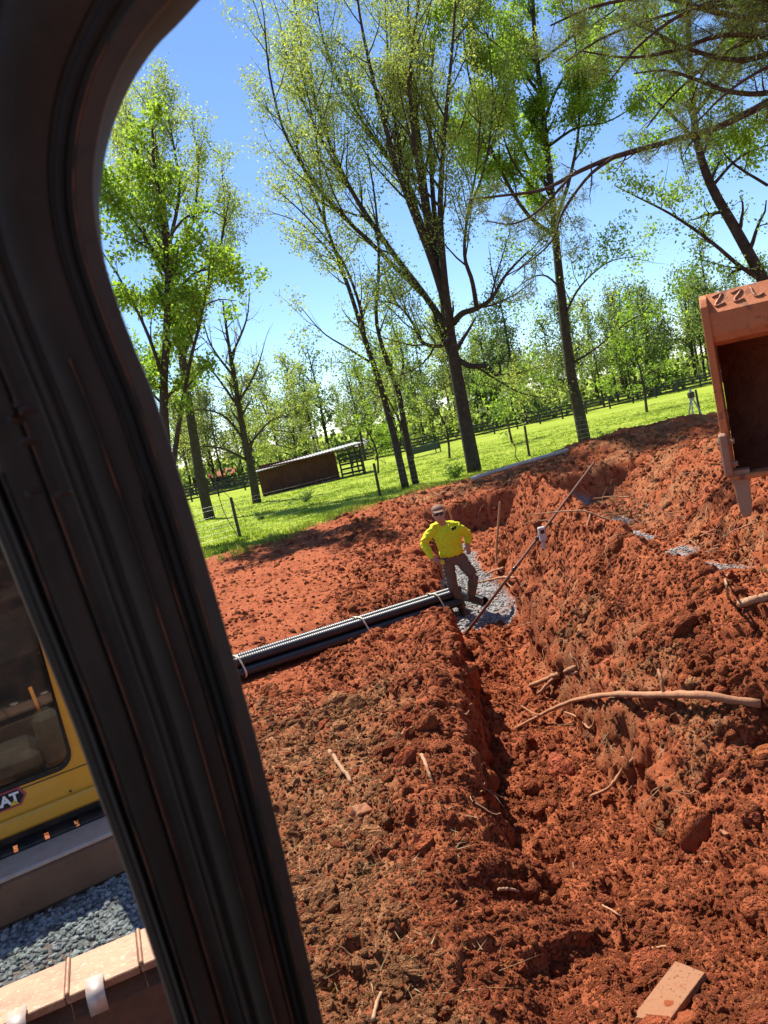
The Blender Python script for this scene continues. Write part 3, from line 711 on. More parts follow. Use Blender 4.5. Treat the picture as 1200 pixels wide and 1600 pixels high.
tree('pine_tree', foot, mains, [dict(den=3.6, len=1.35, ang=(30, 70), up=-.08, rr=.35, rmin=.011, wig=.16, npt=5, t0=.1), dict(den=5.0, len=.5, ang=(25, 60), up=.1, rr=.5, rmin=.005, wig=.15, npt=4)],
     [dict(per_m=150, size=.14, spread=.08, cols=[(.11, .15, .04), (.16, .20, .05), (.07, .10, .03), (.21, .22, .065)], aspect=.10, t0=.35)],
     'pine boughs with dark needle tufts reaching in over the straight trunk', 106, bark=M_BARK_PINE, leafmat=M_NEEDLE)

# left: broad-leaved tree by the cab pillar, tall tree behind it, bare tree by the shed
Y = 25.5; f0 = atz(268, 830, 0); mains = [(grounded([aty(285, 880, Y), aty(270, 800, Y)] + px([(258, 680), (256, 600), (260, 520), (262, 430), (252, 330), (240, 250), (238, 200)], Y)), .20, .03, .35)]
M([(266, 760), (280, 660), (296, 570), (318, 480), (330, 400)], -1.2, .10, .015, .3, Y)
M([(258, 600), (230, 520), (190, 440), (150, 380)], -1, .07, .015, .2, Y)
M([(260, 480), (300, 430), (340, 420), (375, 425)], -.8, .05, .012, .15, Y)
M([(262, 430), (220, 360), (180, 300), (150, 260)], .8, .06, .012, .15, Y)
M([(258, 380), (290, 340), (330, 330), (355, 345)], 1.2, .05, .012, .15, Y)
M([(256, 560), (290, 500), (335, 470), (370, 470)], 1.5, .05, .012, .15, Y)
M([(262, 640), (220, 600), (170, 580)], 1.5, .05, .012, .15, Y)
tree('broadleaf_tree', mains[0][0][0], mains, [dict(den=1.9, len=1.5, ang=(30, 65), up=.15, rr=.5, rmin=.012, wig=.1, npt=5, t0=.1), dict(den=2.6, len=.75, ang=(25, 60), up=.0, rr=.5, rmin=.006, wig=.15, npt=4)],
     dict(per_m=300, size=.122, spread=.18, cols=FRESH, droop=.5, aspect=.75), 'bushy tree with large fresh green leaves close beside the cab pillar', 107)
Y = 38.0; mains = [(grounded([aty(330, 820, Y), aty(312, 740, Y)] + px([(290, 600), (275, 480), (262, 370), (245, 250), (230, 160)], Y)), .28, .05, .35)]
for k, (pts, dy) in enumerate([([(285, 560), (320, 470), (345, 380), (360, 300)], -1.5), ([(275, 480), (240, 400), (205, 300), (185, 220)], 1.5), ([(270, 430), (300, 350), (310, 260), (300, 190)], 2), ([(268, 410), (250, 330), (215, 240), (200, 170)], -2), ([(265, 380), (280, 300), (270, 220), (255, 150)], -1), ([(280, 520), (330, 440), (350, 340), (345, 250)], 2), ([(258, 330), (225, 260), (190, 180)], 1)]):
    M(pts, dy, .10, .02, .2, Y)
tree('tall_tree', mains[0][0][0], mains, [dict(den=2.0, len=2.2, ang=(18, 45), up=.6, rr=.5, rmin=.018, wig=.08, npt=5, t0=.1), dict(den=2.2, len=1.1, ang=(20, 55), up=.4, rr=.5, rmin=.008, wig=.14, npt=4)],
     dict(per_m=130, size=.12, spread=.22, cols=OLIVE, droop=.3), 'tall tree with pale olive round top behind the bushy green one', 108)
Y = 43.0; mains = [(grounded(px([(400, 780), (392, 730), (383, 690), (374, 640), (366, 590), (356, 530), (348, 470)], Y)), .26, .05, .2)]
for k, (pts, dy) in enumerate([([(383, 690), (350, 650), (310, 640), (280, 650)], -1), ([(374, 640), (340, 590), (310, 560), (285, 550)], 1.5), ([(372, 630), (400, 580), (415, 530)], -1.5), ([(366, 590), (330, 540), (315, 490)], -2), ([(360, 560), (385, 500), (390, 450)], 2), ([(388, 720), (345, 700), (300, 700), (268, 730)], -2), ([(385, 700), (420, 660), (445, 650)], 1)]):
    M(pts, dy, .08, .015, .15, Y)
tree('bare_tree', mains[0][0][0], mains, [dict(den=2.2, len=1.9, ang=(25, 60), up=.25, rr=.5, rmin=.016, wig=.14, npt=5, t0=.1), dict(den=2.6, len=.95, ang=(25, 60), up=.1, rr=.5, rmin=.009, wig=.16, npt=4)],
     dict(per_m=4.0, size=.13, spread=.15, cols=OLIVE, droop=.2), 'nearly leafless grey tree standing at the corner of the red shed', 109)

# small trees in the hedge row
def small_tree(name, pxy, Y, h, w, cols, label, seed, per_m=55, size=.14, group=None):
    rng = np.random.default_rng(seed); b = aty(pxy[0], pxy[1], Y); b[2] = gz(b[0], b[1])
    trunk = [b - [0, 0, .1], b + [rng.normal(0, .1), 0, h * .35], b + [rng.normal(0, .2), rng.normal(0, .2), h * .7], b + [rng.normal(0, .3), rng.normal(0, .3), h]]
    ms = [(trunk, .012 * h + .02, .015, .2)]
    for k in range(7):
        t = rng.uniform(.2, .75); p = b + [0, 0, h * t]; a = rng.uniform(0, 6.28)
        ms.append(([p, p + [math.cos(a) * w * .3, math.sin(a) * w * .3, h * .08], p + [math.cos(a) * w * .6, math.sin(a) * w * .6, h * .13]], .006 * h + .01, .01, .1))
    return tree(name, b, ms, [dict(den=1.9, len=w * .34, ang=(30, 65), up=.2, rr=.5, rmin=.012, wig=.14, npt=4, t0=.1), dict(den=2.4, len=w * .17, ang=(30, 65), up=.1, rr=.5, rmin=.008, wig=.15, npt=4)],
                dict(per_m=per_m, size=size, spread=.12, cols=cols, droop=.2), label, seed, group)
small_tree('young_tree', (590, 735), 48, 4.2, 3.6, FRESH, 'young yellow-green tree behind the slender trunks, beside the cattle shelter', 201)
small_tree('young_tree', (700, 705), 46, 4.6, 3.6, [(.2, .26, .06), (.3, .33, .09)], 'pale young tree in thin leaf just left of the big trunk', 202, 40)
small_tree('young_tree', (800, 690), 48, 5.0, 4.2, MID, 'young green tree between the big trunk and the straight one', 203, 50)
small_tree('young_tree', (1010, 640), 52, 6.5, 4.6, FRESH, 'young leafy tree on the meadow side of the straight trunk, toward the bucket', 204, 45)
small_tree('young_tree', (470, 740), 70, 8.0, 6.0, OLIVE, 'olive spreading tree rising over the roof of the red shed', 205, 50, .2)

# ---- the wood beyond the meadow: a few kinds, each tree its own object
def far_kind(seed, h, w, cols, per_m, size, conifer=False):
    rng = np.random.default_rng(seed)
    ms = [([np.array([0, 0, -.3]), np.array([rng.normal(0, .15), rng.normal(0, .15), h * .5]), np.array([rng.normal(0, .4), rng.normal(0, .4), h])], .16 + .004 * h, .03, .4)]
    lo = .25 if not conifer else .3
    for k in range(18):
        t = rng.uniform(lo, .93); a = rng.uniform(0, 6.28); p = np.array([0, 0, h * t]); ww = w * (1.05 - t) * (.9 if conifer else .75) + .4
        rise = h * (.02 if conifer else .12)
        ms.append(([p, p + [math.cos(a) * ww * .5, math.sin(a) * ww * .5, rise * .6], p + [math.cos(a) * ww, math.sin(a) * ww, rise]], .06, .015, .2))
    br, last = grow(ms, [dict(den=1.5, len=1.6, ang=(30, 60), up=.3, rr=.6, rmin=.025, wig=.14, npt=4, t0=.1)], rng)
    tk = MB()
    for P, R in br[:1]: tk.tube(P, R, 6, False)
    tw = MB()
    for P, R in br[1:]: tw.tube(P[::2] if len(P) > 3 else P, R[::2] if len(P) > 3 else R, 3, False)
    lc = leaf_cloud(last, per_m * 1.1, size * .85, .5, cols, rng, aspect=.8)
    def mk(mb, nm): return mesh_np(nm, np.concatenate(mb.V), np.concatenate(mb.Q), M_BARK, True)
    return mk(tk, 'trunk'), mk(tw, 'branches'), mesh_np('crown', lc[0], lc[1], M_LEAF, False, lc[2])
PALE = [(.27, .28, .14), (.32, .32, .17), (.20, .225, .10)]  # far-wood leaf colours, made paler in place of real haze
DULL = [(.15, .20, .075), (.20, .26, .095), (.11, .15, .06), (.25, .29, .12)]
DUSK = [(.13, .175, .075), (.18, .225, .09), (.10, .135, .06)]
KINDS = {'pale': [far_kind(301, 13, 4.2, PALE, 26, .32), far_kind(302, 15, 3.8, OLIVE, 26, .32)],
         'green': [far_kind(303, 12.5, 4.4, DULL, 28, .34), far_kind(304, 14.5, 4.0, DUSK, 30, .34)],
         'thin': [far_kind(305, 12.5, 3.0, DUSK, 14, .3), far_kind(306, 11, 2.8, OLIVE, 16, .28)],
         'pine': [far_kind(307, 14, 2.8, [(.045, .075, .03), (.07, .10, .035), (.03, .05, .022)], 40, .26, True)]}
LAB = {'pale': ('pale_tree', 'pale yellow-green spring tree'), 'green': ('green_tree', 'full green leafy tree'),
       'thin': ('thin_tree', 'thin trunk with sparse leaves'), 'pine': ('far_pine', 'dark pine with a narrow crown')}
SECTOR = [(-.27, 'left of the bare tree'), (-.155, 'between the bare tree and the shed'), (-.03, 'above the red shed roof'), (.04, 'behind the slender trunks'), (.13, 'just left of the big forked trunk'),
          (.26, 'between the big and the straight trunk'), (.36, 'right of the straight trunk'), (9, 'beside the bucket')]
ROWS = ['front row', 'second row', 'third row', 'back row']
rng = np.random.default_rng(77)
def put_far(kind, x, y, s, row):
    nm, lb = LAB[kind]; sec = next(t for a_, t in SECTOR if x / y < a_); gp = lb + ' ' + sec; lb = lb + ' ' + sec + ', ' + ROWS[row]; a, b, c = KINDS[kind][rng.integers(len(KINDS[kind]))]
    z = gz(x, y); o = empty(nm, (x, y, z), lb, 'tree', gp, rng.uniform(0, 6.28)); o.scale = (s * rng.uniform(.85, 1.15),) * 2 + (s,)
    link('trunk', a, o); tag(link('branches', b, o), kind='stuff'); link('crown', c, o)
for row, (yy, n) in enumerate([(88, 26), (94, 36), (101, 40), (112, 44)]):
    for k in range(n):
        t = (k + rng.uniform(-1.1, 1.1)) / (n - 1); X = -36 * yy / 87 + t * 92 * yy / 87
        ang = X / yy
        if ang < -.06: kd = rng.choice(['pale', 'pale', 'pale', 'green', 'thin'])
        elif ang < .16: kd = rng.choice(['green', 'green', 'pale', 'thin'])
        else: kd = rng.choice(['thin', 'green', 'pine', 'thin', 'green', 'pine'])
        s = rng.choice([rng.uniform(.45, .75), rng.uniform(.8, 1.2)], p=[.35, .65]) * (.75 if row == 0 else 1.0)
        put_far(kd, X, yy + rng.uniform(-3, 3), s, row)
# low growth that closes the wood off
n = 22000; x = RNG.uniform(-52, 75, n); y = np.where(RNG.random(n) < .5, RNG.uniform(87, 97, n), RNG.uniform(96, 132, n)); pt_ = perlin(x * .22, y * .22, 160); k = (y > 97) | (pt_ > .0); x, y, pt_ = x[k], y[k], pt_[k]; n = len(x); z = terrain(x, y)[0] + np.abs(RNG.normal(0, 1.3 + 1.2 * np.clip(pt_, 0, 1), n)) + .1
hh = (RNG.random(n) < .4) & (y > 97); z = np.where(hh, z + RNG.uniform(0, 5, n), z)
P = np.stack([x, y, z], -1); a = RNG.normal(size=(n, 3)); a /= np.linalg.norm(a, axis=1)[:, None]; b = np.cross(a, RNG.normal(size=(n, 3))); b /= np.linalg.norm(b, axis=1)[:, None]
s = RNG.uniform(.3, .9, (n, 1)); V = np.stack([P - a * s * .5, P + b * s * .4, P + a * s * .5, P - b * s * .4], 1).reshape(-1, 3)
cc = np.array(DULL)[RNG.integers(0, 4, n)] * RNG.uniform(.5, 1.1, (n, 1))
tag(link('undergrowth', mesh_np('undergrowth', V, np.arange(4 * n).reshape(-1, 4), M_LEAF, False, np.repeat(cc, 4, 0))), 'dense green undergrowth deep in the far wood', 'undergrowth', kind='stuff')
# ------------------------------------------------------------------ fences, shed, things on the meadow
M_POST = mat('weathered_post', (.10, .075, .055), .9, .1, bump=(30, .6, .01), var=(9, (.045, .035, .03), .8, .4, .65))
M_BLACKWOOD = mat('black_board', (.035, .033, .032), .8, .2, var=(3, (.09, .085, .08), .7, .45, .75))
M_WIRE = mat('galvanised_wire', (.32, .32, .31), .5, .5, .8)
def up_post(P, h, r, name='post', parent=None, m=None, lean=(0, 0)):
    """a round post with a chamfered head, P its foot (local)"""
    zs = np.array([-.3, 0, h * .5, h - .03, h]); Pp = np.array(P)[None] + np.stack([lean[0] * zs, lean[1] * zs, zs], -1)
    return MB().tube(Pp, [r, r, r * .97, r * .95, r * .6], 8).build(name, m or M_POST, parent, True)
# wire fence along the dug ground
posts = [atz(375, 838, gz(-4.85, 25.4)), atz(594, 775, gz(0, 28.6)), atz(827, 712, gz(6.4, 31.9)), atz(1095, 652, gz(13.6, 31.6))]
posts = [np.array([-9.8, 23.2, gz(-9.8, 23.2)])] + posts
for p in posts: p[2] = gz(p[0], p[1])
wf = empty('wire_fence', posts[1], 'thin wire fence on dark posts between the dug clay and the meadow', 'fence')
for k, p in enumerate(posts): up_post(p - posts[1], 1.28 + .06 * (k % 2), .055, 'post', wf, lean=(RNG.normal(0, .02), 0))
for a, b in zip(posts[:-1], posts[1:]):
    for hz in (.12, .3, .48, .66, .86, 1.08, 1.2):
        t = np.linspace(0, 1, 9)[:, None]; P = a + (b - a) * t - posts[1]
        P[:, 2] = np.linspace(a[2], b[2], 9) - posts[1][2] + hz - .03 * np.sin(np.pi * t[:, 0])
        MB().tube(P, .0028, 3, False).build('wire', M_WIRE, wf)
    n = int(np.linalg.norm(b - a) / .3); mb = MB()
    for k in range(1, n):
        p = a + (b - a) * k / n - posts[1]; mb.tube(np.array([p + [0, 0, .1], p + [0, 0, .65], p + [0, 0, 1.07]]), .002, 3, False)
    tag(mb.build('stay_wires', M_WIRE, wf), kind='stuff')
# loose wire and dead stem by the first post
tag(MB().tube(smooth_path(px([(335, 745), (342, 775), (352, 805), (372, 838)], 25.0), 12), .012, 4).tube(smooth_path(px([(342, 760), (365, 785), (385, 815)], 25.0), 10), .008, 4).build('dead_vine', M_POST), 'thin dead vine trailing down to the first wire fence post', 'vine')
tag(MB().tube(smooth_path(px([(800, 690), (806, 700), (805, 712), (812, 722)], 31.0), 10), .02, 5).build('dead_vine', M_POST), 'short crooked dead stem left of the middle fence post', 'vine')

# black board fence along the far side
def rail_fence(pts, label, h=1.35, bay=2.6):
    root = empty('board_fence', (*pts[0], gz(*pts[0])), label, 'fence'); o0 = np.array(root.location)
    pm = MB().box((0, 0, h / 2 - .15), (.15, .15, h + .3), None, .02).build('post', M_BLACKWOOD, root); first = [True]
    rm = MB().box((0, 0, 0), (1, .04, .15), None, .008).build('rail', M_BLACKWOOD, root); rfirst = [True]
    def place(src, fl, mw):
        o = src
        if not fl[0]: o = src.copy(); COL.objects.link(o)
        fl[0] = False; o.parent = root; o.matrix_local = mw
    for a, b in zip(pts[:-1], pts[1:]):
        a = np.array(a, float); b = np.array(b, float); L = np.linalg.norm(b - a); n = max(1, round(L / bay))
        Pn = [a + (b - a) * k / n for k in range(n + 1)]; Z = [gz(*p) for p in Pn]; az = math.atan2(b[1] - a[1], b[0] - a[0])
        for k in range(n + 1): place(pm, first, Matrix.Translation(Vector((Pn[k][0], Pn[k][1], Z[k])) - Vector(o0)) @ Matrix.Rotation(az, 4, 'Z'))
        for k in range(n):
            c = (Pn[k] + Pn[k + 1]) / 2; zc = (Z[k] + Z[k + 1]) / 2; ln = np.linalg.norm(Pn[k + 1] - Pn[k]); el = math.atan2(Z[k + 1] - Z[k], ln)
            for hz in (.3, .62, .94, 1.26):
                nx, ny = math.sin(az) * .1, -math.cos(az) * .1
                place(rm, rfirst, Matrix.Translation(Vector((c[0] + nx, c[1] + ny, zc + hz)) - Vector(o0)) @ Matrix.Rotation(az, 4, 'Z') @ Matrix.Rotation(-el, 4, 'Y') @ Matrix.Diagonal((ln, 1, 1, 1)))
    return root
rail_fence([(-27, 70), (-7.2, 72)], 'black board fence running behind the red shed on the left')
rail_fence([(-2, 76), (20, 79), (44, 84)], 'long black board fence along the foot of the far wood')
rail_fence([(-30, 76), (-20, 86), (-14, 88)], 'shorter black board fence corner farther back beyond the shed')

# low red run-in shed
M_BARN = mat('barn_red_board', (.085, .032, .026), .85, .15, var=[(2.0, (.13, .055, .045), .7, .4, .7), (14, (.045, .02, .018), .6, .5, .75)])
M_TIN = mat('roof_tin', (.22, .20, .19), .45, .5, .5, var=(1.2, (.34, .32, .30), .8, .4, .65))
A = atz(412, 776, gz(-7.6, 51)); A[2] = gz(A[0], A[1]); Bp = aty(532, 749, 51.8)
ux = np.array([Bp[0] - A[0], Bp[1] - A[1], 0]); Ls = np.linalg.norm(ux); ux /= Ls; uy = np.array([-ux[1], ux[0], 0]); zz = np.array([0, 0, 1.])
sh = empty('red_shed', A, 'low dark red wooden shed with a flat grey tin roof on the meadow', 'shed')
RM = np.stack([ux, uy, zz], 1); Hl, Hr, D = 1.72, 2.0, 3.6
def sbox(c, d, nm, m, bev=.01): return MB().box(RM @ np.array(c), d, RM, bev).build(nm, m, sh)
nb = 26
for k in range(nb):   # upright boards
    w = Ls / nb; h = Hl + (Hr - Hl) * (k + .5) / nb
    sbox(((k + .5) * w, .02 * (k % 2), h / 2 - .06), (w * .985, .03, h), 'board', M_BARN, .004)
for k in range(12): sbox((.03 * (k % 2) - .02, .1 + (k + .5) * D / 12, Hl / 2 - .06), (.03, D / 12 * .98, Hl), 'board', M_BARN, .004)
sbox((Ls / 2, D, 1.0), (Ls, .04, 2.0), 'rear_wall', M_BARN)
rt = 1.15 + Ls / 2
MBr = MB(); sl = (Hr - Hl) / Ls
nrib = 34; W_ = Ls + 2.3
V = []; 
for k in range(nrib * 2 + 1):
    e = -.35 + W_ * k / (nrib * 2); V += [RM @ np.array([e, -.5, Hl + .02 + sl * e + .03 * (k % 2)]), RM @ np.array([e, D + .2, Hl + .05 + sl * e + .03 * (k % 2)])]
Q = [[2 * k, 2 * k + 1, 2 * k + 3, 2 * k + 2] for k in range(nrib * 2)]
o = MBr.add(V, Q).build('roof', M_TIN, sh, False); md = o.modifiers.new('thick', 'SOLIDIFY'); md.thickness = .05
sbox((Ls / 2 + .8, -.5, Hl - .02 + sl * (Ls / 2 + .8)), (W_ - .1, .04, .10), 'fascia', M_BARN)
for e in (Ls + 1.7,):
    for yy in (-.35, D): sbox((e, yy, 1.02), (.12, .12, 2.15), 'post', M_POST)
# open cattle gate beside the shed
cg = empty('corral_gate', A + ux * (Ls + .15) - uy * .2, 'dark wooden rail hurdle standing open at the end of the shed', 'gate')
for k in range(5): MB().box(RM @ np.array([.75, 0, .3 + .32 * k]), (1.5, .05, .13), RM, .01).build('rail', M_BLACKWOOD, cg)
for e in (.02, .75, 1.48): MB().box(RM @ np.array([e, -.06, .82]), (.12, .05, 1.75), RM, .01).build('upright', M_BLACKWOOD, cg)

# hay feeder panel, far things
p = aty(640, 708, 60); p[2] = gz(p[0], p[1])
fd = empty('feed_trough', p, 'long dark green feed trough behind the slender trunks', 'trough')
e1 = aty(685, 697, 61) - aty(640, 708, 60); e1[2] = 0; Lf = np.linalg.norm(e1); e1 /= Lf; RF = np.stack([e1, [-e1[1], e1[0], 0], zz], 1)
M_TROUGH = mat('trough_green', (.05, .065, .05), .7, .3, var=(6, (.1, .09, .07), .6, .45, .7))
for yy in (-.35, .35): MB().box(RF @ np.array([Lf / 2, yy, .55]), (Lf, .04, .5), RF, .01).build('side_board', M_TROUGH, fd)
MB().box(RF @ np.array([Lf / 2, 0, .33]), (Lf - .05, .62, .04), RF, .01).build('floor_board', M_TROUGH, fd)
for e in (.1, Lf - .1):
    for yy in (-.39, .39): MB().box(RF @ np.array([e, yy, .45]), (.09, .05, .9), RF, .01).build('leg', M_TROUGH, fd)

def house(px_, Y, w, d, h, label, wall, roof, rz=.2):
    b = aty(px_[0], px_[1], Y); b[2] = gz(b[0], b[1]) - .1
    r = empty('farm_building', b, label, 'building', rz=rz)
    MB().box((0, 0, h / 2), (w, d, h), None, .03).build('wall', wall, r)
    V = [(-w / 2 - .3, -d / 2 - .3, h), (w / 2 + .3, -d / 2 - .3, h), (w / 2 + .3, d / 2 + .3, h), (-w / 2 - .3, d / 2 + .3, h), (-w / 2 - .3, 0, h + d * .3), (w / 2 + .3, 0, h + d * .3)]
    MB().add(V, [[0, 1, 5, 4], [2, 3, 4, 5], [0, 3, 2, 1]], [[0, 4, 3], [1, 2, 5]]).build('roof', roof, r)
    for k in (-.3, .3): MB().box((w * k, -d / 2 - .02, h * .55), (.9, .05, 1.0), None, .01).build('window', M_BLACKWOOD, r)
M_WHITE = mat('white_siding', (.36, .36, .35), .7, .3)
M_REDW = mat('red_siding', (.30, .07, .04), .8, .2)
house((350, 752), 92, 2.6, 2.2, 1.6, 'small orange-red outbuilding at the left end of the far fence', M_REDW, M_REDW, .1)
house((553, 714), 98, 3.2, 3.0, 1.3, 'small whitish building half hidden in the wood behind the shed roof', M_WHITE, M_WHITE, .2)

# white drain pipe lying along the bank
M_PVC = mat('white_pvc', (.42, .40, .36), .4, .4, var=(5, (.30, .19, .12), .7, .45, .7))
a = surf(737, 753, .09); b = surf(888, 708, .09)
while (heights(*(np.linspace(a, b, 40)[:, :2].T)) > np.linspace(a, b, 40)[:, 2] - .03).any() and a[1] > 18: a = aty(737, 751, a[1] - .15); b = aty(888, 706, b[1] - .15)
pv = MB().tube(np.linspace(a, b, 14) + np.stack([np.zeros(14), np.zeros(14), np.sin(np.linspace(0, np.pi, 14)) * .02], -1), .06, 12).build('plastic_pipe', M_PVC, None, True)
tag(pv, 'long white plastic pipe lying on the bank below the wire fence', 'pipe')

# surveyor's tripod by the last post
p = atz(1090, 664, gz(12.8, 29.8)); p = np.array([11.6, 27.6, 0]); p = aty(1086, 655, 27.0); p[2] = gz(p[0], p[1])
tr = empty('laser_tripod', p, 'small survey tripod with a laser level beside the last fence post', 'tripod')
M_TRI = mat('tripod_aluminium', (.5, .5, .48), .5, .5, .5); M_TRIH = mat('laser_housing', (.10, .09, .04), .6, .3)
for k in range(3):
    an = rad(90 + 120 * k + 25); MB().tube(np.array([[.05 * math.cos(an), .05 * math.sin(an), 1.05], [.40 * math.cos(an), .40 * math.sin(an), .0]]), [.025, .018], 6).build('leg', M_TRI, tr)
MB().tube(np.array([[0, 0, 1.0], [0, 0, 1.08]]), .09, 8).build('head_plate', M_TRI, tr)
MB().box((0, 0, 1.2), (.2, .2, .22), None, .03).build('laser_body', M_TRIH, tr)
MB().tube(np.array([[0, 0, 1.31], [0, 0, 1.40]]), [.05, .045], 8).build('rotor_dome', M_TRI, tr)

# ------------------------------------------------------------------ grass
M_GRASS = leaf_mat('grass_blade', .45, .6)
def blades(name, x, y, h, cols, label, n_per=3, w=.02):
    n = len(x); z = heights(x, y)
    P = np.repeat(np.stack([x, y, z - .02], -1), n_per, 0); n *= n_per
    P[:, :2] += RNG.normal(0, .05, (n, 2)); H = np.repeat(h, n_per) * RNG.uniform(.6, 1.2, n)
    a = RNG.uniform(0, 2 * np.pi, n); d = np.stack([np.cos(a), np.sin(a), 0 * a], -1); ln = RNG.normal(0, .35 if H.mean() > .04 else 2.2, (n, 2)) * H[:, None]
    tip = P + np.stack([ln[:, 0], ln[:, 1], H], -1); ww = (w * RNG.uniform(.6, 1.4, n))[:, None]
    V = np.stack([P - d * ww, P + d * ww, tip], 1).reshape(-1, 3)
    cols = np.array(cols); c = cols[RNG.integers(0, len(cols), n)] * RNG.uniform(.75, 1.25, (n, 1))
    return tag(link(name, mesh_np(name, V, np.arange(3 * n).reshape(-1, 3), M_GRASS, False, np.repeat(c, 3, 0))), label, 'grass', kind='stuff')
GC = [(.17, .235, .022), (.21, .275, .03), (.25, .29, .045), (.13, .19, .02)]
n = 60000; yy = np.exp(RNG.uniform(math.log(19), math.log(62), n)); xx = RNG.uniform(-.5, .52, n) * yy
g = terrain(xx, yy)[1]
pat = perlin(xx * .5, yy * .5, 140) + .6 * perlin(xx * 1.7, yy * 1.7, 141)
k = (g > .5 + .3 * RNG.random(n)) & (RNG.random(n) < .55 + .45 * (pat > 0))
xx, yy, pat = xx[k], yy[k], pat[k]
blades('meadow_grass', xx, yy, .05 + .05 * np.clip(pat + .3, 0, 1) + .02 * RNG.random(len(xx)), GC, 'short bright green meadow grass beyond the wire fence', 3, .022)
# rank tufts and dry litter along the torn edge
n = 5200; xx = RNG.uniform(-8, 13, n); yy = np.interp(xx, EDGE_X, EDGE_Y) + RNG.normal(.1, .8, n)
k = perlin(xx * 1.1, yy * 1.1, 150) > -.1; xx, yy = xx[k], yy[k]
blades('edge_grass', xx, yy, RNG.uniform(.06, .24, len(xx)), GC + [(.30, .27, .13), (.22, .19, .08)], 'ragged grass tufts and dry straw along the torn meadow edge', 4, .014)
# dry straw and dead grass on the topsoil strip
xx = RNG.uniform(-1.9, .05, 2600); yy = RNG.uniform(3.4, 8.0, 2600); k = (perlin(xx * 1.6, yy * 1.6, 151) > .05) & (xx > -.4 * yy); xx, yy = xx[k], yy[k]
st_ = blades('dry_straw', xx, yy, RNG.uniform(.01, .05, len(xx)), [(.36, .25, .12), (.28, .18, .08), (.42, .31, .17)], 'dry straw litter on the brown topsoil left of the trench', 2, .004)
def weed(pxy, Y, s, label, seed):
    rng = np.random.default_rng(seed); b = aty(*pxy, Y); b[2] = gz(b[0], b[1]); r = empty('weed_clump', b, label, 'weed')
    st = MB(); tw = []
    for k in range(26):
        a = rng.uniform(0, 6.28); l = s * rng.uniform(.5, 1.1); e = rng.uniform(.3, 1.2)
        P = np.array([[0, 0, 0], [math.cos(a) * l * .3, math.sin(a) * l * .3, l * .5 * e], [math.cos(a) * l * .7, math.sin(a) * l * .7, l * .8 * e]]); tw.append((P, 0)); st.tube(P, [.008, .006, .003], 3, False)
    st.build('stem', M_POST, r); lc = leaf_cloud(tw, 34 / s, .13 * s, .06, [(.07, .13, .02), (.11, .17, .03)], rng, 0, .5, .1)
    link('foliage', mesh_np('foliage', lc[0], lc[1], M_GRASS, False, lc[2]), r)
weed((482, 796), 35.5, .62, 'dark weed clump on the meadow, the larger one left of the fence post', 1)
weed((410, 813), 30.5, .4, 'small weed tuft on the meadow nearer the cab pillar', 2)
weed((712, 745), 30.0, .8, 'leafy weeds growing at the foot of the big forked tree', 3)
weed((950, 680), 31.5, .6, 'low weeds at the meadow edge right of the straight trunk', 4)
weed((1062, 655), 29.5, .7, 'dark weeds on the bank beside the survey tripod', 5)
# ------------------------------------------------------------------ black corrugated pipes
M_PIPE = mat('black_polyethylene', (.016, .016, .018), .42, .5, var=(3, (.10, .055, .04), .4, .5, .8))
M_STRAP = mat('pale_strap', (.62, .52, .34), .6, .3)
def corrugated(path, r, name='corrugated_pipe', pitch=.034, parent=None):
    P = np.asarray(path, float); seg = np.linalg.norm(np.diff(P, axis=0), axis=1); L = seg.sum(); cum = np.concatenate([[0], np.cumsum(seg)])
    n = int(L / pitch); s = []; rr = []
    for k in range(n):
        s += [(k + f) * pitch for f in (.0, .16, .5, .66)]; rr += [r * .88, r, r, r * .88]
    s = np.array(s); Pp = np.stack([np.interp(s, cum, P[:, c]) for c in range(3)], -1)
    V, Q, T = tube(Pp, rr, 14, False)
    # inner wall so that the open ends show a bore
    V2, Q2, _ = tube(Pp[[0, 6, len(Pp) // 2, -7, -1]], r * .84, 14, False); nV = len(V)
    ring = []
    for a0, b0 in ((0, nV), (nV - 14, nV + len(V2) - 14)):
        for j in range(14): ring.append([a0 + j, a0 + (j + 1) % 14, b0 + (j + 1) % 14, b0 + j])
    return MB().add(np.vstack([V, V2]), np.vstack([Q, Q2[:, ::-1] + nV, ring])).build(name, M_PIPE, parent, True, recalc=False)
pA = PIPE_A; pB = PIPE_B; eA = pA[:2]; eB = pB[:2]; dv = (eB - eA) / np.linalg.norm(eB - eA); nv = np.array([-dv[1], dv[0]])
def pline(off, dz, ext=0., sag=0.):
    t = np.linspace(0, 1, 24); A2 = eA + nv * off; B2 = eB + nv * off + dv * ext
    pts = A2[None] + (B2 - A2)[None] * t[:, None]
    return np.column_stack([pts, dz - .055 + pA[2] + (pB[2] - pA[2]) * t])
RP = .07
BUN = [(-.147, 0., -.30, 'lowest, front'), (0., 0., -.1, 'lowest, middle'), (.147, 0., .0, 'lowest, rear'), (-.073, .125, -.22, 'upper front'), (.073, .125, -.04, 'upper rear')]
for (o_, dz, ex, lb) in BUN:
    tag(corrugated(pline(o_, dz, ex), RP), 'black corrugated drain pipe, the ' + lb + ' one of the strapped bundle', 'pipe')
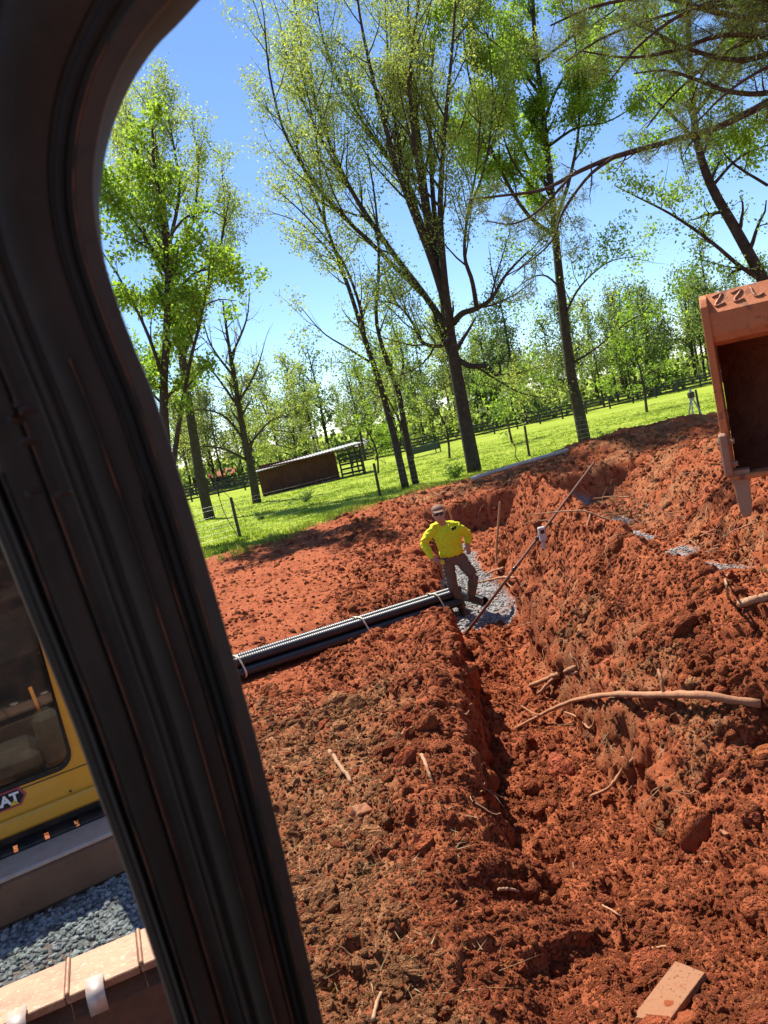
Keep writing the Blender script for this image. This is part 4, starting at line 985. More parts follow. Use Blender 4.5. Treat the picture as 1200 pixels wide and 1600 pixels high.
for k, (t, lb) in enumerate([(.30, 'pale strap around the pipe bundle beside the cab pillar'), (.64, 'pale strap around the middle of the pipe bundle'), (.885, 'pale strap around the pipe bundle close to the worker')]):
    c = pline(0, 0)[int(t * 23)]; th = np.linspace(0, 2 * np.pi, 28); hull = []
    for a in th:   # hull of the three pipes
        best = max(((o_ * math.cos(a) + z_ * math.sin(a)) + RP + .004 for o_, z_, _, _ in BUN)); hull.append(best)
    # support function -> points
    h = np.array(hull); dh = np.gradient(h, th); X = h * np.cos(th) - dh * np.sin(th); Z = h * np.sin(th) + dh * np.cos(th)
    P = np.column_stack([c[0] + nv[0] * X, c[1] + nv[1] * X, c[2] + Z]); V = np.vstack([P - np.append(dv, 0) * .012, P + np.append(dv, 0) * .012]); m = len(P)
    Q = [[i, i + 1, m + i + 1, m + i] for i in range(m - 1)]
    o = MB().add(V, Q).build('pipe_strap', M_STRAP); md = o.modifiers.new('thick', 'SOLIDIFY'); md.thickness = .006; md.offset = 1
    tag(o, lb, 'strap')
pp = smooth_path([(.86, 13.6, -.40), (1.0, 13.05, -.43), (1.16, 12.55, -.46), (1.30, 12.2, -.48)], 20)
tag(corrugated(pp, .085), 'short curved black corrugated pipe on the gravel behind the worker\'s legs', 'pipe')

# ------------------------------------------------------------------ worker
def remeshed(name, parts, voxel, m, parent, smooth=6, fold=0.):
    mb = MB()
    for V, Q, T in parts: mb.add(V, Q, T)
    o = mb.build(name, m, None)
    md = o.modifiers.new('r', 'REMESH'); md.mode = 'VOXEL'; md.voxel_size = voxel; md.use_smooth_shade = True
    ms = o.modifiers.new('s', 'SMOOTH'); ms.factor = .5; ms.iterations = smooth
    dg = bpy.context.evaluated_depsgraph_get(); me = bpy.data.meshes.new_from_object(o.evaluated_get(dg)); me.name = name
    bpy.data.objects.remove(o, do_unlink=True)
    if fold:      # creases of slack cloth
        n = len(me.vertices); co = np.empty(3 * n, np.float32); me.vertices.foreach_get('co', co); co = co.reshape(-1, 3); nm = np.empty(3 * n, np.float32); me.vertex_normals.foreach_get('vector', nm); nm = nm.reshape(-1, 3)
        u = co[:, 0] * 7 + co[:, 2] * 5 + co[:, 1] * 4; v = co[:, 2] * 16 - co[:, 0] * 9
        w = (.3 - np.abs(perlin(u, v, 3))) * fold + (.3 - np.abs(perlin(u * 2.1, v * 1.8 + 4, 5))) * fold * .6
        me.vertices.foreach_set('co', (co + nm * w[:, None]).astype(np.float32).ravel())
    return link(name, me, parent)
def ell(c, r, nu=14, nv_=10, R=None):
    th = np.linspace(0, np.pi, nv_ + 1); ph = np.linspace(0, 2 * np.pi, nu, endpoint=False); V = []
    for t in th[1:-1]:
        for p in ph: V.append([r[0] * math.sin(t) * math.cos(p), r[1] * math.sin(t) * math.sin(p), r[2] * math.cos(t)])
    V += [[0, 0, r[2]], [0, 0, -r[2]]]; V = np.array(V)
    if R is not None: V = V @ np.array(R).T
    Q = []; T = []; m = nv_ - 1
    for i in range(m - 1):
        for j in range(nu): Q.append([i * nu + j, (i + 1) * nu + j, (i + 1) * nu + (j + 1) % nu, i * nu + (j + 1) % nu])
    for j in range(nu): T.append([m * nu, j, (j + 1) % nu]); T.append([m * nu + 1, (m - 1) * nu + (j + 1) % nu, (m - 1) * nu + j])
    return V + np.array(c), Q, T
def loft(rings, seg=18):
    """rings: (centre, rx, ry) stacked upward, axis tilt ignored"""
    th = np.linspace(0, 2 * np.pi, seg, endpoint=False); V = []
    for c, rx, ry in rings: V += [[c[0] + rx * math.cos(a) * (1 + .06 * math.cos(2 * a)), c[1] + ry * math.sin(a), c[2]] for a in th]
    n = len(rings); Q = [[i * seg + j, i * seg + (j + 1) % seg, (i + 1) * seg + (j + 1) % seg, (i + 1) * seg + j] for i in range(n - 1) for j in range(seg)]
    V.append(rings[0][0]); V.append(rings[-1][0]); T = [[(j + 1) % seg, j, n * seg] for j in range(seg)] + [[(n - 1) * seg + j, (n - 1) * seg + (j + 1) % seg, n * seg + 1] for j in range(seg)]
    return np.array(V, float), Q, T
def limb(pts, r, seg=12): return tube(smooth_path(pts, 14), np.interp(np.linspace(0, 1, 14), np.linspace(0, 1, len(r)), r), seg)
YP = 12.0; W0 = np.array([.90, YP, 0.0]); W0[2] = aty(722, 962, YP)[2]
wk = empty('person', W0, 'worker in a yellow long-sleeved shirt, cap and sunglasses standing in the trench', 'person')
def J(px_, py_, dy=0.): return aty(px_, py_, YP + dy) - W0
M_SKIN = mat('skin', (.42, .20, .13), .55, .3, var=(14, (.33, .13, .085), .5, .45, .7))
M_SHIRT = mat('safety_yellow_shirt', (.66, .66, .02), .8, .2, bump=(9, .8, .05), var=[(5, (.66, .52, .03), .55, .52, .75), (9, (.52, .62, .02), .5, .45, .7)])
M_TROU = mat('brown_work_trousers', (.135, .088, .06), .9, .1, bump=(16, .5, .02), var=(6, (.19, .10, .06), .7, .42, .68))
M_BOOT = mat('work_boot', (.10, .055, .032), .8, .2, var=(10, (.2, .07, .035), .8, .45, .7))
M_CAP = mat('tan_cap', (.22, .13, .09), .85, .1, bump=(40, .3, .005))
M_DARK = mat('dark_lens', (.012, .012, .014), .15, .6)
M_LOGO = mat('dark_green_print', (.012, .05, .02), .8, .1)
head = J(685, 803.5, -.09); neck = J(691, 816, .0)
shl = J(674.5, 829, .02); shr = J(719, 825, .02); ell_ = J(662.5, 849, .06); elr = J(731.5, 838, .08)
wrl = J(675, 873, -.08); wrr = J(730.5, 851, -.03)
hip = J(706, 866, .02); hl = J(699, 876, .0); hr = J(718, 872, .0); kl = J(707, 914, -.06); kr = J(739.5, 900, -.12); al = J(721.5, 950, .04); ar = J(736.5, 930, .02)
def cap_(c): return np.array(c)
chest = (shl + shr) / 2
# body: one surface, bare where the clothes leave it
HS = 1.13
def hd(c, r): return ell(head + np.array(c) * HS, np.array(r) * HS)
bp = [hd((0, 0, 0), (.078, .096, .118)), hd((0, -.035, -.055), (.062, .07, .07)), hd((0, -.10, -.015), (.014, .026, .026)),
      hd((-.078, .005, -.01), (.012, .022, .032)), hd((.078, .005, -.01), (.012, .022, .032)), hd((0, -.095, -.062), (.03, .012, .009)),
      limb([head + [0, .02, -.06], (head + neck) / 2 + [0, .02, -.01], neck + [.005, .02, -.06]], [.058, .056, .07]),
      loft([(hip + [0, 0, -.02], .13, .095), (hip + [0, 0, .2], .13, .09), (chest + [0, 0, -.12], .16, .10), (chest + [0, 0, .0], .12, .07)]),
      limb([shl, ell_, wrl], [.05, .042, .03]), limb([shr, elr, wrr], [.05, .042, .03]),
      limb([hl, kl, al], [.08, .055, .04]), limb([hr, kr, ar], [.08, .055, .04])]
def hand(w, d, side):
    """palm and five bent fingers from wrist w along d"""
    d = d / np.linalg.norm(d); s = np.cross(d, [0, 1, 0]); s /= np.linalg.norm(s); nn = np.cross(s, d)
    out = [limb([w - d * .03, w + d * .03, w + d * .085], [.028, .038, .036])]
    for k, (o_, L) in enumerate([(-.03, .065), (-.010, .078), (.010, .074), (.029, .058)]):
        b = w + d * .085 + s * o_; out.append(limb([b - d * .01, b + d * L * .5 + nn * .008, b + d * L * .8 + nn * .03, b + d * L * .85 + nn * .045], [.0105, .010, .009, .008], 8))
    b = w + d * .03 + s * side * .03; out.append(limb([b, b + s * side * .03 + d * .03 + nn * .01, b + s * side * .03 + d * .065 + nn * .025], [.014, .012, .010], 8))
    return out
bp += hand(wrl, J(686, 878, -.13) - wrl, 1) + hand(wrr, J(733, 864, -.06) - wrr, -1)
remeshed('body', bp, .0085, M_SKIN, wk, 3)
lean = (chest - hip)
def tors(t, rx, ry, dy=0): c = hip + lean * t; return (c + [0, dy, 0], rx, ry)
hem = [tors(-.04, .172, .130, -.01), tors(.03, .185, .138, -.015), tors(.18, .180, .138, -.02), tors(.38, .182, .134, -.02), tors(.6, .20, .134, -.02), tors(.8, .215, .125, -.01), tors(.95, .215, .12, 0), tors(1.08, .19, .105, .01), tors(1.18, .12, .085, .015), tors(1.25, .072, .07, .015)]
shirt = remeshed('shirt', [loft(hem, 24), limb([shl + [.06, 0, .0], shl + [-.005, 0, -.03], (shl + ell_) / 2 + [-.012, 0, .0], ell_, (ell_ + wrl) / 2, wrl], [.08, .08, .072, .066, .06, .046]),
          limb([shr + [-.06, 0, .0], shr + [.005, 0, -.03], (shr + elr) / 2 + [.012, 0, .0], elr, (elr + wrr) / 2, wrr], [.08, .08, .072, .066, .06, .046]),
          limb([neck + [0, .02, -.05], (neck + shl) / 2 + [0, .02, .0], shl + [.02, 0, .02]], [.065, .07, .075]), limb([neck + [0, .02, -.05], (neck + shr) / 2 + [0, .02, .0], shr + [-.02, 0, .02]], [.065, .07, .075]), ell(hip + [-.06, -.10, .06], (.10, .05, .03)), ell(hip + [.09, -.09, .09], (.09, .05, .025)), ell(hip + [-.02, -.115, .17], (.13, .035, .022))], .011, M_SHIRT, wk, 4, .019)
remeshed('trousers', [loft([(hip + [0, 0, -.16], .165, .12), (hip + [0, 0, -.06], .172, .125), (hip + [0, 0, .05], .16, .115)]),
          limb([hl + [-.0, 0, .02], (hl + kl) / 2, kl, (kl + al) / 2, al + [0, 0, .02]], [.105, .098, .082, .078, .072]),
          limb([hr + [-.0, 0, .02], (hr + kr) / 2, kr, (kr + ar) / 2, ar + [0, 0, .02]], [.105, .098, .084, .078, .072]),
          ell(al + [0, -.02, .04], (.078, .078, .025)), ell(ar + [0, -.02, .045], (.078, .078, .025)), ell(kl + [0, -.05, -.03], (.07, .04, .02))], .011, M_TROU, wk, 4, .018)
def boot(a, d):
    d = np.array(d, float); d /= np.linalg.norm(d); 
    return remeshed('boot', [limb([a + [0, 0, .04], a + [0, 0, -.04]], [.058, .06]), limb([a - d * .05 + [0, 0, -.055], a + d * .07 + [0, 0, -.055], a + d * .19 + [0, 0, -.065]], [.05, .054, .042])], .010, M_BOOT, wk, 3)
boot(al, (.15, -1, -.05)); boot(ar, (.75, -.6, -.28))
# cap with peak, sunglasses, chest print, tape on belt
ct = remeshed('cap', [hd((0, .012, .066), (.091, .106, .070))], .009, M_CAP, wk, 2)
V = []; nseg = 10
for k in range(nseg + 1):
    a = math.pi * (1 + k / nseg); V += [head + HS * np.array([.085 * math.cos(a), -.04 + .07 * math.sin(a), .062]), head + HS * np.array([.083 * math.cos(a), -.045 + .115 * math.sin(a), .054 - .008 * abs(math.sin(a))])]
o = MB().add(V, [[2 * k, 2 * k + 1, 2 * k + 3, 2 * k + 2] for k in range(nseg)]).build('peak', M_CAP, ct); md = o.modifiers.new('t', 'SOLIDIFY'); md.thickness = .006
sg = MB()
for sx in (-.034, .034): sg.add(*hd((sx, -.088, .012), (.032, .016, .023)))
sg.box(head + HS * np.array([0, -.096, .018]), (.03, .008, .01)).box(head + HS * np.array([-.074, -.04, .016]), (.006, .11, .012)).box(head + HS * np.array([.074, -.04, .016]), (.006, .11, .012))
sg.build('sunglasses', M_DARK, wk, True)
lp = J(708.5, 824.5, 0); shape = [[(-.045, .0), (-.02, .025), (.0, .012), (.02, .03), (.035, .02), (.05, .028), (.04, .0), (.03, -.005), (.03, -.03), (.018, -.03), (.015, -.008), (-.015, -.008), (-.02, -.03), (-.03, -.03), (-.032, -.002)]]
bm = bmesh.new()
for sh_ in shape: bm.faces.new([bm.verts.new((lp[0] + x_, 0, lp[2] + z_)) for x_, z_ in sh_])
bmesh.ops.triangulate(bm, faces=bm.faces); bmesh.ops.subdivide_edges(bm, edges=bm.edges, cuts=1)
from mathutils.bvhtree import BVHTree
sm = shirt.data; bv = BVHTree.FromPolygons([v.co for v in sm.vertices], [p.vertices[:] for p in sm.polygons])
for v in bm.verts:
    hit = bv.ray_cast(Vector((v.co.x, -1, v.co.z)), Vector((0, 1, 0)))
    v.co.y = (hit[0].y if hit[0] else -.15) - .003
me = bpy.data.meshes.new('chest_print'); bm.to_mesh(me); bm.free(); me.materials.append(M_LOGO); link('chest_print', me, wk)
M_TAPE = mat('tape_case', (.55, .42, .04), .5, .3)
tp_ = J(691.5, 879, -.15); MB().box(tp_, (.07, .04, .07), None, .014).build('tape_measure', M_TAPE, wk)

# ------------------------------------------------------------------ grade rod, receiver, stake
M_RODW = mat('rod_wood', (.16, .085, .055), .7, .2, var=(4, (.22, .085, .05), .7, .4, .65))
M_STAKE = mat('stake_wood', (.42, .25, .12), .8, .2, var=(7, (.30, .16, .08), .7, .4, .65))
a = surf(727, 994, .02); yt = 16.5
while True:
    b = aty(929, 722, yt); P = np.linspace(a, b, 60)[4:]
    if (heights(P[:, 0], P[:, 1]) < P[:, 2] - .03).all() or yt < 8: break
    yt -= .1
rd = empty('grade_rod', a, 'long brown grade rod leaning from the trench floor over the mound', 'rod')
d = b - a; Lr = np.linalg.norm(d); d /= Lr
MB().tube(np.array([[0, 0, 0], d * Lr * .45, d * Lr * .452, d * Lr]), [.022, .022, .018, .016], 8).build('rod_shaft', M_RODW, rd, True)
t_ = .5
for tt, nm in ((.58, 'clamp'), (.40, 'clamp')): MB().tube(np.array([d * Lr * (tt - .012), d * Lr * (tt + .012)]), .026, 8).build('clamp', M_DARK, rd, True)
q = None; best = 1e9
for t_ in np.linspace(.2, .9, 200):
    p_ = a + d * Lr * t_; qq = p_ - CP; X = 600 + FPX * (qq @ CR) / (qq @ _f); Yp = 800 - FPX * (qq @ CU) / (qq @ _f)
    if abs(Yp - 836) < best: best = abs(Yp - 836); q = p_
M_RCV = mat('receiver_grey', (.48, .46, .44), .6, .3)
rc = empty('laser_receiver', q, 'small grey laser receiver clamped to the grade rod', 'laser receiver')
MB().box((.03, -.05, .02), (.10, .06, .2), None, .012).build('housing', M_RCV, rc)
MB().box((.03, -.08, .055), (.055, .008, .05), None, .003).build('display', M_DARK, rc)
MB().box((.02, -.05, -.13), (.05, .04, .11), None, .01).build('bracket', M_RCV, rc)
a = atz(772, 905, -.55); b = aty(781, 784, a[1] + .02)
st = MB().tube(np.array([a - [0, 0, .15], a + (b - a) * .5, b - [0, 0, .02], b]), [.022, .022, .022, .012], 6).build('wooden_stake', M_STAKE, None, False)
tag(st, 'upright pale wooden stake on the gravel right of the worker', 'stake')

# ------------------------------------------------------------------ roots, sticks, offcuts
M_ROOT = mat('root_bark', (.33, .165, .088), .85, .15, bump=(30, .5, .01), var=[(6, (.28, .12, .06), .8, .4, .65), (20, (.4, .23, .135), .5, .5, .75)])
M_STICK = mat('bare_stick', (.34, .205, .118), .85, .15, bump=(30, .4, .006), var=(8, (.32, .14, .07), .8, .42, .7))
CELL = {}
def root_thing(name, specs, label, m, cat='root', seed=0):
    """specs: list of (photo points, r0, r1, lift list)"""
    rng = np.random.default_rng(seed); first = None; root = None
    for si, (pts, r0, r1, lifts) in enumerate(specs):
        lifts = np.broadcast_to(lifts, (len(pts),)); P = np.array([surf(*p) + np.array([0, 0, l]) for p, l in zip(pts, lifts)])
        # keep depth from jumping between neighbours
        n = max(10, 5 * len(pts)); Q = smooth_path(P, n); Q += rng.normal(0, r0 * .18, Q.shape); R = np.linspace(r0, r1, n) * (1 + rng.normal(0, .07, n))
        if root is None: root = empty(name, Q[0], label, cat); first = Q[0]
        MB().tube(Q - first, R, 8).build('root_limb' if si == 0 else 'side_root', m, root, True)
    return root
root_thing('tree_root', [([(806, 1143), (850, 1130), (900, 1118), (960, 1113), (1030, 1112), (1100, 1115), (1192, 1122)], .016, .034, [.03, .10, .16, .16, .14, .14, .10]),
    ([(815, 1106), (835, 1125), (850, 1132)], .006, .009, [.03, .08, .10]), ([(880, 1127), (905, 1135), (925, 1150), (938, 1130)], .010, .012, [.12, .10, .08, .12]),
    ([(1042, 1112), (1040, 1098), (1036, 1090)], .013, .011, [.15, .2, .23])], 'long pale root jutting out across the dug trench wall', M_ROOT, seed=1)
root_thing('tree_root', [([(925, 1250), (955, 1240), (975, 1218), (1000, 1192)], .013, .016, [.03, .06, .08, .06])], 'bent pale root below the long root in the near wall', M_ROOT, seed=2)
root_thing('tree_root', [([(828, 1078), (860, 1070), (900, 1052)], .026, .03, [.05, .08, .06]), ([(842, 1090), (870, 1072), (903, 1058)], .018, .02, [.05, .09, .05])], 'split root stub poking out of the trench wall above the long root', M_ROOT, seed=3)
root_thing('tree_root', [([(742, 930), (765, 926), (790, 922), (808, 918)], .014, .022, [.20, .22, .22, .15]), ([(790, 921), (800, 930), (812, 938)], .012, .009, [.2, .15, .1])], 'pale root reaching out of the mound toward the worker\'s boot', M_ROOT, seed=4)
root_thing('tree_root', [([(762, 908), (775, 903), (790, 898)], .018, .024, [.12, .14, .12])], 'dark-ended root stub beside the wooden stake', M_ROOT, seed=5)
root_thing('tree_root', [([(925, 786), (955, 782), (985, 783)], .025, .018, .10), ([(950, 795), (975, 786)], .012, .014, .08)], 'pale root lying in the far trench behind the mound crest', M_ROOT, seed=6)
root_thing('tree_root', [([(1095, 842), (1115, 832), (1135, 818)], .02, .016, .05)], 'slanting root in the far bank just below the bucket tooth', M_ROOT, seed=7)
root_thing('stick', [([(516, 1176), (530, 1198), (551, 1226)], .021, .015, [.02, .03, .02])], 'thick pale stick lying on the topsoil left of the trench', M_STICK, 'stick', 8)
root_thing('stick', [([(660, 1184), (668, 1204), (677, 1228)], .017, .010, [.03, .035, .02])], 'tapering pale stick on the trench lip', M_STICK, 'stick', 9)
root_thing('stick', [([(598, 1560), (592, 1578), (585, 1602)], .010, .010, [.03, .04, .03])], 'short stick standing up at the bottom edge beside the pillar', M_STICK, 'stick', 10)
root_thing('stick', [([(943, 1420), (962, 1430), (978, 1443)], .007, .004, .02)], 'thin curved twig on the loose clay in the foreground', M_STICK, 'stick', 11)
root_thing('stick', [([(1020, 1487), (1040, 1484), (1060, 1481)], .007, .006, .02)], 'short straight twig just above the buried board', M_STICK, 'stick', 12)
root_thing('stick', [([(780, 1396), (795, 1395), (812, 1398)], .010, .008, .025)], 'pale splinter of wood in the middle foreground clay', M_STICK, 'stick', 13)
root_thing('stick', [([(1160, 956), (1180, 950), (1202, 944)], .03, .034, .06)], 'thick pale broken branch at the mound crest by the picture edge', M_STICK, 'stick', 14)
root_thing('stick', [([(1140, 940), (1137, 925), (1141, 910)], .012, .006, [.02, .1, .16])], 'short upright twig sticking out of the mound crest', M_STICK, 'stick', 15)
root_thing('stick', [([(620, 1158), (632, 1148), (645, 1139)], .010, .007, .02)], 'slim stick half buried above the two pale sticks', M_STICK, 'stick', 16)
root_thing('stick', [([(1082, 1353), (1098, 1352), (1112, 1352)], .006, .005, .02)], 'small twig at the foot of the near wall, right foreground', M_STICK, 'stick', 17)

# hair-fine roots hanging out of the dug faces
mb = MB(); rng = np.random.default_rng(5)
def hair(px0, py0, n, sx, sy, L, w=1.):
    for k in range(n):
        p = surf(px0 + rng.normal(0, sx), py0 + rng.normal(0, sy)); d = np.array([-.5, -.5, .1]) + rng.normal(0, .6, 3); d /= np.linalg.norm(d)
        P = [p - d * .05]
        l = L * rng.uniform(.4, 1.3)
        for q_ in range(6): d = d + rng.normal(0, .3, 3) + [0, 0, -.14]; d /= np.linalg.norm(d); P.append(P[-1] + d * l / 6)
        mb.tube(smooth_path(P, 9), np.linspace(.0055, .002, 9) * rng.uniform(.5, 1.5) * w, 4, False)
for args in [(880, 1010, 26, 25, 40, .35), (850, 960, 18, 20, 20, .3), (950, 1150, 26, 40, 20, .3), (1080, 1200, 22, 40, 18, .3), (745, 1230, 18, 12, 30, .25), (735, 1120, 14, 8, 60, .2), (1010, 800, 70, 45, 18, .8, 2.2), (1130, 850, 60, 40, 16, .7, 2.2), (960, 790, 26, 30, 10, .7, 2.2), (700, 780, 40, 40, 8, .8, 2.), (1060, 760, 30, 40, 20, .7, 2.), (830, 920, 20, 15, 18, .35), (1180, 870, 18, 15, 20, .5), (560, 1220, 16, 60, 50, .2), (500, 1400, 22, 30, 60, .2), (900, 1350, 16, 120, 90, .15)]: hair(*args)
tag(mb.build('fine_roots', M_STICK, None, True, recalc=False), 'hair-fine pale roots hanging from the dug faces', 'roots', kind='stuff')

# brick, board and stone
def slab(px_, size, label, name, m, cat, tilt, rz, lift, seed, irr=.06):
    rng = np.random.default_rng(seed); c = surf(*px_, lift); bm = bmesh.new(); bmesh.ops.create_cube(bm, size=1)
    bmesh.ops.subdivide_edges(bm, edges=bm.edges, cuts=2, use_grid_fill=True)
    for v in bm.verts: v.co = Vector((v.co.x * size[0] * (1 + rng.normal(0, irr)), v.co.y * size[1] * (1 + rng.normal(0, irr)), v.co.z * size[2] * (1 + rng.normal(0, irr))))
    me = bpy.data.meshes.new(name); bm.to_mesh(me); bm.free(); me.materials.append(m); o = link(name, me)
    o.location = c; o.rotation_euler = (tilt[0], tilt[1], rz); md = o.modifiers.new('b', 'BEVEL'); md.width = min(size) * .12; md.segments = 2
    return tag(o, label, cat)
M_BRICK = mat('dirty_brick', (.30, .14, .075), .9, .1, bump=(40, .5, .01), var=(9, (.27, .08, .04), .8, .4, .65))
M_BOARD = mat('clay_smeared_board', (.25, .12, .062), .85, .15, bump=(50, .3, .006), var=[(60, (.09, .03, .016), .95, .57, .62), (14, (.20, .06, .03), .9, .58, .68), (3, (.25, .11, .055), .8, .4, .62)])
slab((566, 1276), (.13, .10, .09), 'small broken block of tan clay beside the topsoil strip', 'clay_block', M_BRICK, 'block', (rad(18), rad(14)), rad(35), .03, 1)
slab((1048, 1562), (.17, .36, .035), 'tan board half buried in the foreground clay', 'wooden_board', M_BOARD, 'board', (rad(10), rad(-10)), rad(-58), .012, 2, .01)
slab((1135, 1303), (.06, .05, .03), 'small pinkish stone chip on the clay right of the near wall', 'stone_chip', M_BRICK, 'stone', (rad(10), 0), .4, .01, 4, .12)
slab((1118, 1265), (.07, .05, .03), 'small pinkish stone chip at the foot of the near wall', 'stone_chip', M_BRICK, 'stone', (rad(10), .2), 1.1, .01, 5, .12)
# ------------------------------------------------------------------ the machine the picture is taken from
M_TRIM = mat('cab_trim_plastic', (.040, .027, .018), .6, .25, bump=(220, .12, .002), var=[(9, (.075, .048, .034), .65, .45, .75), (60, (.06, .045, .035), .5, .55, .75)])
M_STEEL = mat('cab_painted_steel', (.042, .029, .020), .58, .28, var=[(6, (.085, .05, .034), .7, .45, .72), (70, (.05, .04, .033), .5, .5, .75)])
M_RUBBER = mat('door_rubber_seal', (.030, .022, .017), .65, .25, var=(12, (.05, .032, .024), .6, .5, .75))
M_LINER = mat('roof_liner', (.05, .052, .054), .6, .35, bump=(120, .2, .003), var=(5, (.075, .068, .06), .6, .45, .7))
M_RUSTP = mat('chipped_latch', (.03, .022, .017), .6, .3, .1, var=[(26, (.22, .09, .04), .9, .60, .66), (60, (.35, .27, .18), .9, .66, .7)])
ex = empty('excavator', (0.2, -.6, 0), 'dark cab pillar and dusty track of the excavator the picture is taken from', 'excavator')
EX0 = np.array([0.2, -.6, 0])
# outline of the front pillar: outer edge (towards the windscreen) and inner edge (towards the door)
RE = [(330, -70), (270, 0), (222, 58), (184, 125), (158, 205), (148, 290), (156, 375), (178, 455), (207, 535), (240, 615), (268, 700), (298, 795), (330, 905), (365, 1025), (397, 1140), (428, 1265), (456, 1385), (482, 1500), (508, 1612), (530, 1715)]
LE = [(-330, -120), (-330, -40), (-300, 60), (-280, 160), (-250, 260), (-215, 345), (-180, 430), (-142, 515), (-106, 600), (-72, 685), (-40, 765), (-5, 850), (33, 945), (72, 1040), (110, 1135), (148, 1240), (188, 1350), (224, 1455), (268, 1590), (300, 1700)]
ns = 90
RP_ = smooth_path(np.array([[*p, 0] for p in RE], float), ns)[:, :2]; LP_ = smooth_path(np.array([[*p, 0] for p in LE], float), ns)[:, :2]
DR, DL = .70, .655      # distance ahead of the outer and inner edge
R3 = np.array([aty(p[0], p[1], DR) for p in RP_]); L3 = np.array([aty(p[0], p[1], DL) for p in LP_])
def strip(name, prof, m, t0=0, t1=ns, smooth=True):
    """prof: (u across 0=outer..1=inner, d towards the cab inside, in metres)"""
    V = []; n = len(prof)
    for k in range(t0, t1):
        w = L3[k] - R3[k]; tg = R3[min(k + 1, ns - 1)] - R3[max(k - 1, 0)]; nn = np.cross(w, tg); nn /= np.linalg.norm(nn)
        if nn[1] > 0: nn = -nn
        for u, d_ in prof: V.append(R3[k] + w * u + nn * d_ - EX0)
    m_ = t1 - t0; Q = [[i * n + j, i * n + j + 1, (i + 1) * n + j + 1, (i + 1) * n + j] for i in range(m_ - 1) for j in range(n - 1)]
    Q += [[i * n + n - 1, i * n, (i + 1) * n, (i + 1) * n + n - 1] for i in range(m_ - 1)]
    o = MB().add(V, Q).build(name, m, ex, smooth)
    md = o.modifiers.new('e', 'EDGE_SPLIT'); md.split_angle = rad(38)
    return o
def bead(u0, u1, h0, h1, back=-.03, k=7):
    """a rounded ridge from u0 to u1"""
    t = np.linspace(0, 1, k); return [(u0, back)] + [(u0 + (u1 - u0) * a, h0 + (h1 - h0) * math.sin(math.pi * a) ** .8) for a in t] + [(u1, back)]
strip('pillar_core', [(.0, -.06), (.0, -.004), (.005, .0), (.10, .001), (.115, .0), (.45, .003), (.97, -.004), (.985, -.014), (.985, -.06)], M_STEEL)
M_FLANGE = mat('lit_flange_paint', (.075, .053, .040), .55, .3, var=[(8, (.11, .065, .04), .7, .45, .7), (50, (.05, .038, .03), .6, .5, .7)])  # lighter brown puts the lit outer edge into the colour
strip('outer_flange', [(.004, -.002), (.0, .002), (.006, .006), (.085, .008), (.10, .004), (.11, -.004)], M_FLANGE)
strip('windscreen_seal', bead(.13, .19, .0, .004), M_RUBBER)
strip('pillar_trim', [(.21, -.03), (.212, .003), (.235, .006), (.33, .010), (.40, .009), (.44, .006), (.455, .002), (.455, -.03)], M_TRIM)
strip('trim_rib', bead(.475, .53, .002, .007), M_TRIM)
strip('cable_channel', [(.545, -.03), (.548, .003), (.57, .001), (.63, .001), (.655, .005), (.665, .004), (.67, -.03)], M_STEEL)
strip('door_post', [(.68, -.03), (.684, .002), (.71, .006), (.80, .009), (.845, .007), (.865, .001), (.868, -.03)], M_TRIM)
strip('door_seal', bead(.878, .92, -.002, .003), M_RUBBER)
strip('door_frame_edge', [(.93, -.03), (.934, -.006), (.945, -.003), (.985, -.006), (.998, -.012), (1.0, -.03)], M_STEEL)
M_EDGE_LINE = mat('red_brown_edge_line', (.26, .085, .04), .5, .4, var=(14, (.04, .03, .026), .95, .46, .56))  # thin red-brown lines along the trim edges, broken by dark patches
for u_, h_, t0_, t1_ in ((.335, .0132, 38, 90), (.66, .0045, 40, 90), (.845, .0085, 46, 90), (.092, .0078, 10, 90), (.215, .0062, 50, 90)):
    strip('trim_edge', [(u_ - .004, h_ - .004), (u_ - .003, h_ + .0006), (u_ + .003, h_ + .0006), (u_ + .004, h_ - .004)], M_EDGE_LINE, t0_, t1_)
# latch plate, hinge bolts and cable on the inside of the pillar
def pil(px_, py_, Y=.56): return aty(px_, py_, Y) - EX0
def bolt(px_, py_, r, Y=.535, m=None):
    c = pil(px_, py_, Y); MB().tube(np.array([c + [0, .02, 0], c, c + [0, -.004, 0]]), [r, r, r * .7], 6).build('bolt', m or M_RUSTP, ex)
for b_ in [(28, 632), (36, 640), (45, 770), (92, 772), (36, 690), (18, 655)]: bolt(*b_, .0035, .60)
# cab shell around the operator: roof with liner, rear wall, side wall, floor, seat back
def cbox(c, d, nm, m, bev=.02): return MB().box(np.array(c) - EX0, d, None, bev).build(nm, m, ex)
cbox((.28, -.42, 3.62), (1.5, 1.75, .10), 'cab_roof', M_LINER, .03)
cbox((.28, -1.28, 2.55), (1.46, .08, 2.04), 'rear_wall', M_TRIM)
cbox((.99, -.40, 2.05), (.06, 1.7, 1.0), 'side_wall', M_TRIM)
cbox((-.47, -.85, 2.55), (.06, .80, 2.0), 'door_rear_panel', M_TRIM)
cbox((-.47, -.1, 1.85), (.05, .7, .62), 'door_lower_panel', M_TRIM)
cbox((.28, -.40, 1.50), (1.48, 1.75, .08), 'cab_floor', M_TRIM)
cbox((.35, -.85, 2.3), (.5, .16, .8), 'seat_back', M_TRIM, .05)
cbox((.35, -.55, 1.9), (.5, .55, .14), 'seat_cushion', M_TRIM, .05)
cbox((.3, -.9, 1.05), (2.3, 2.6, .75), 'upper_frame', M_STEEL, .05)
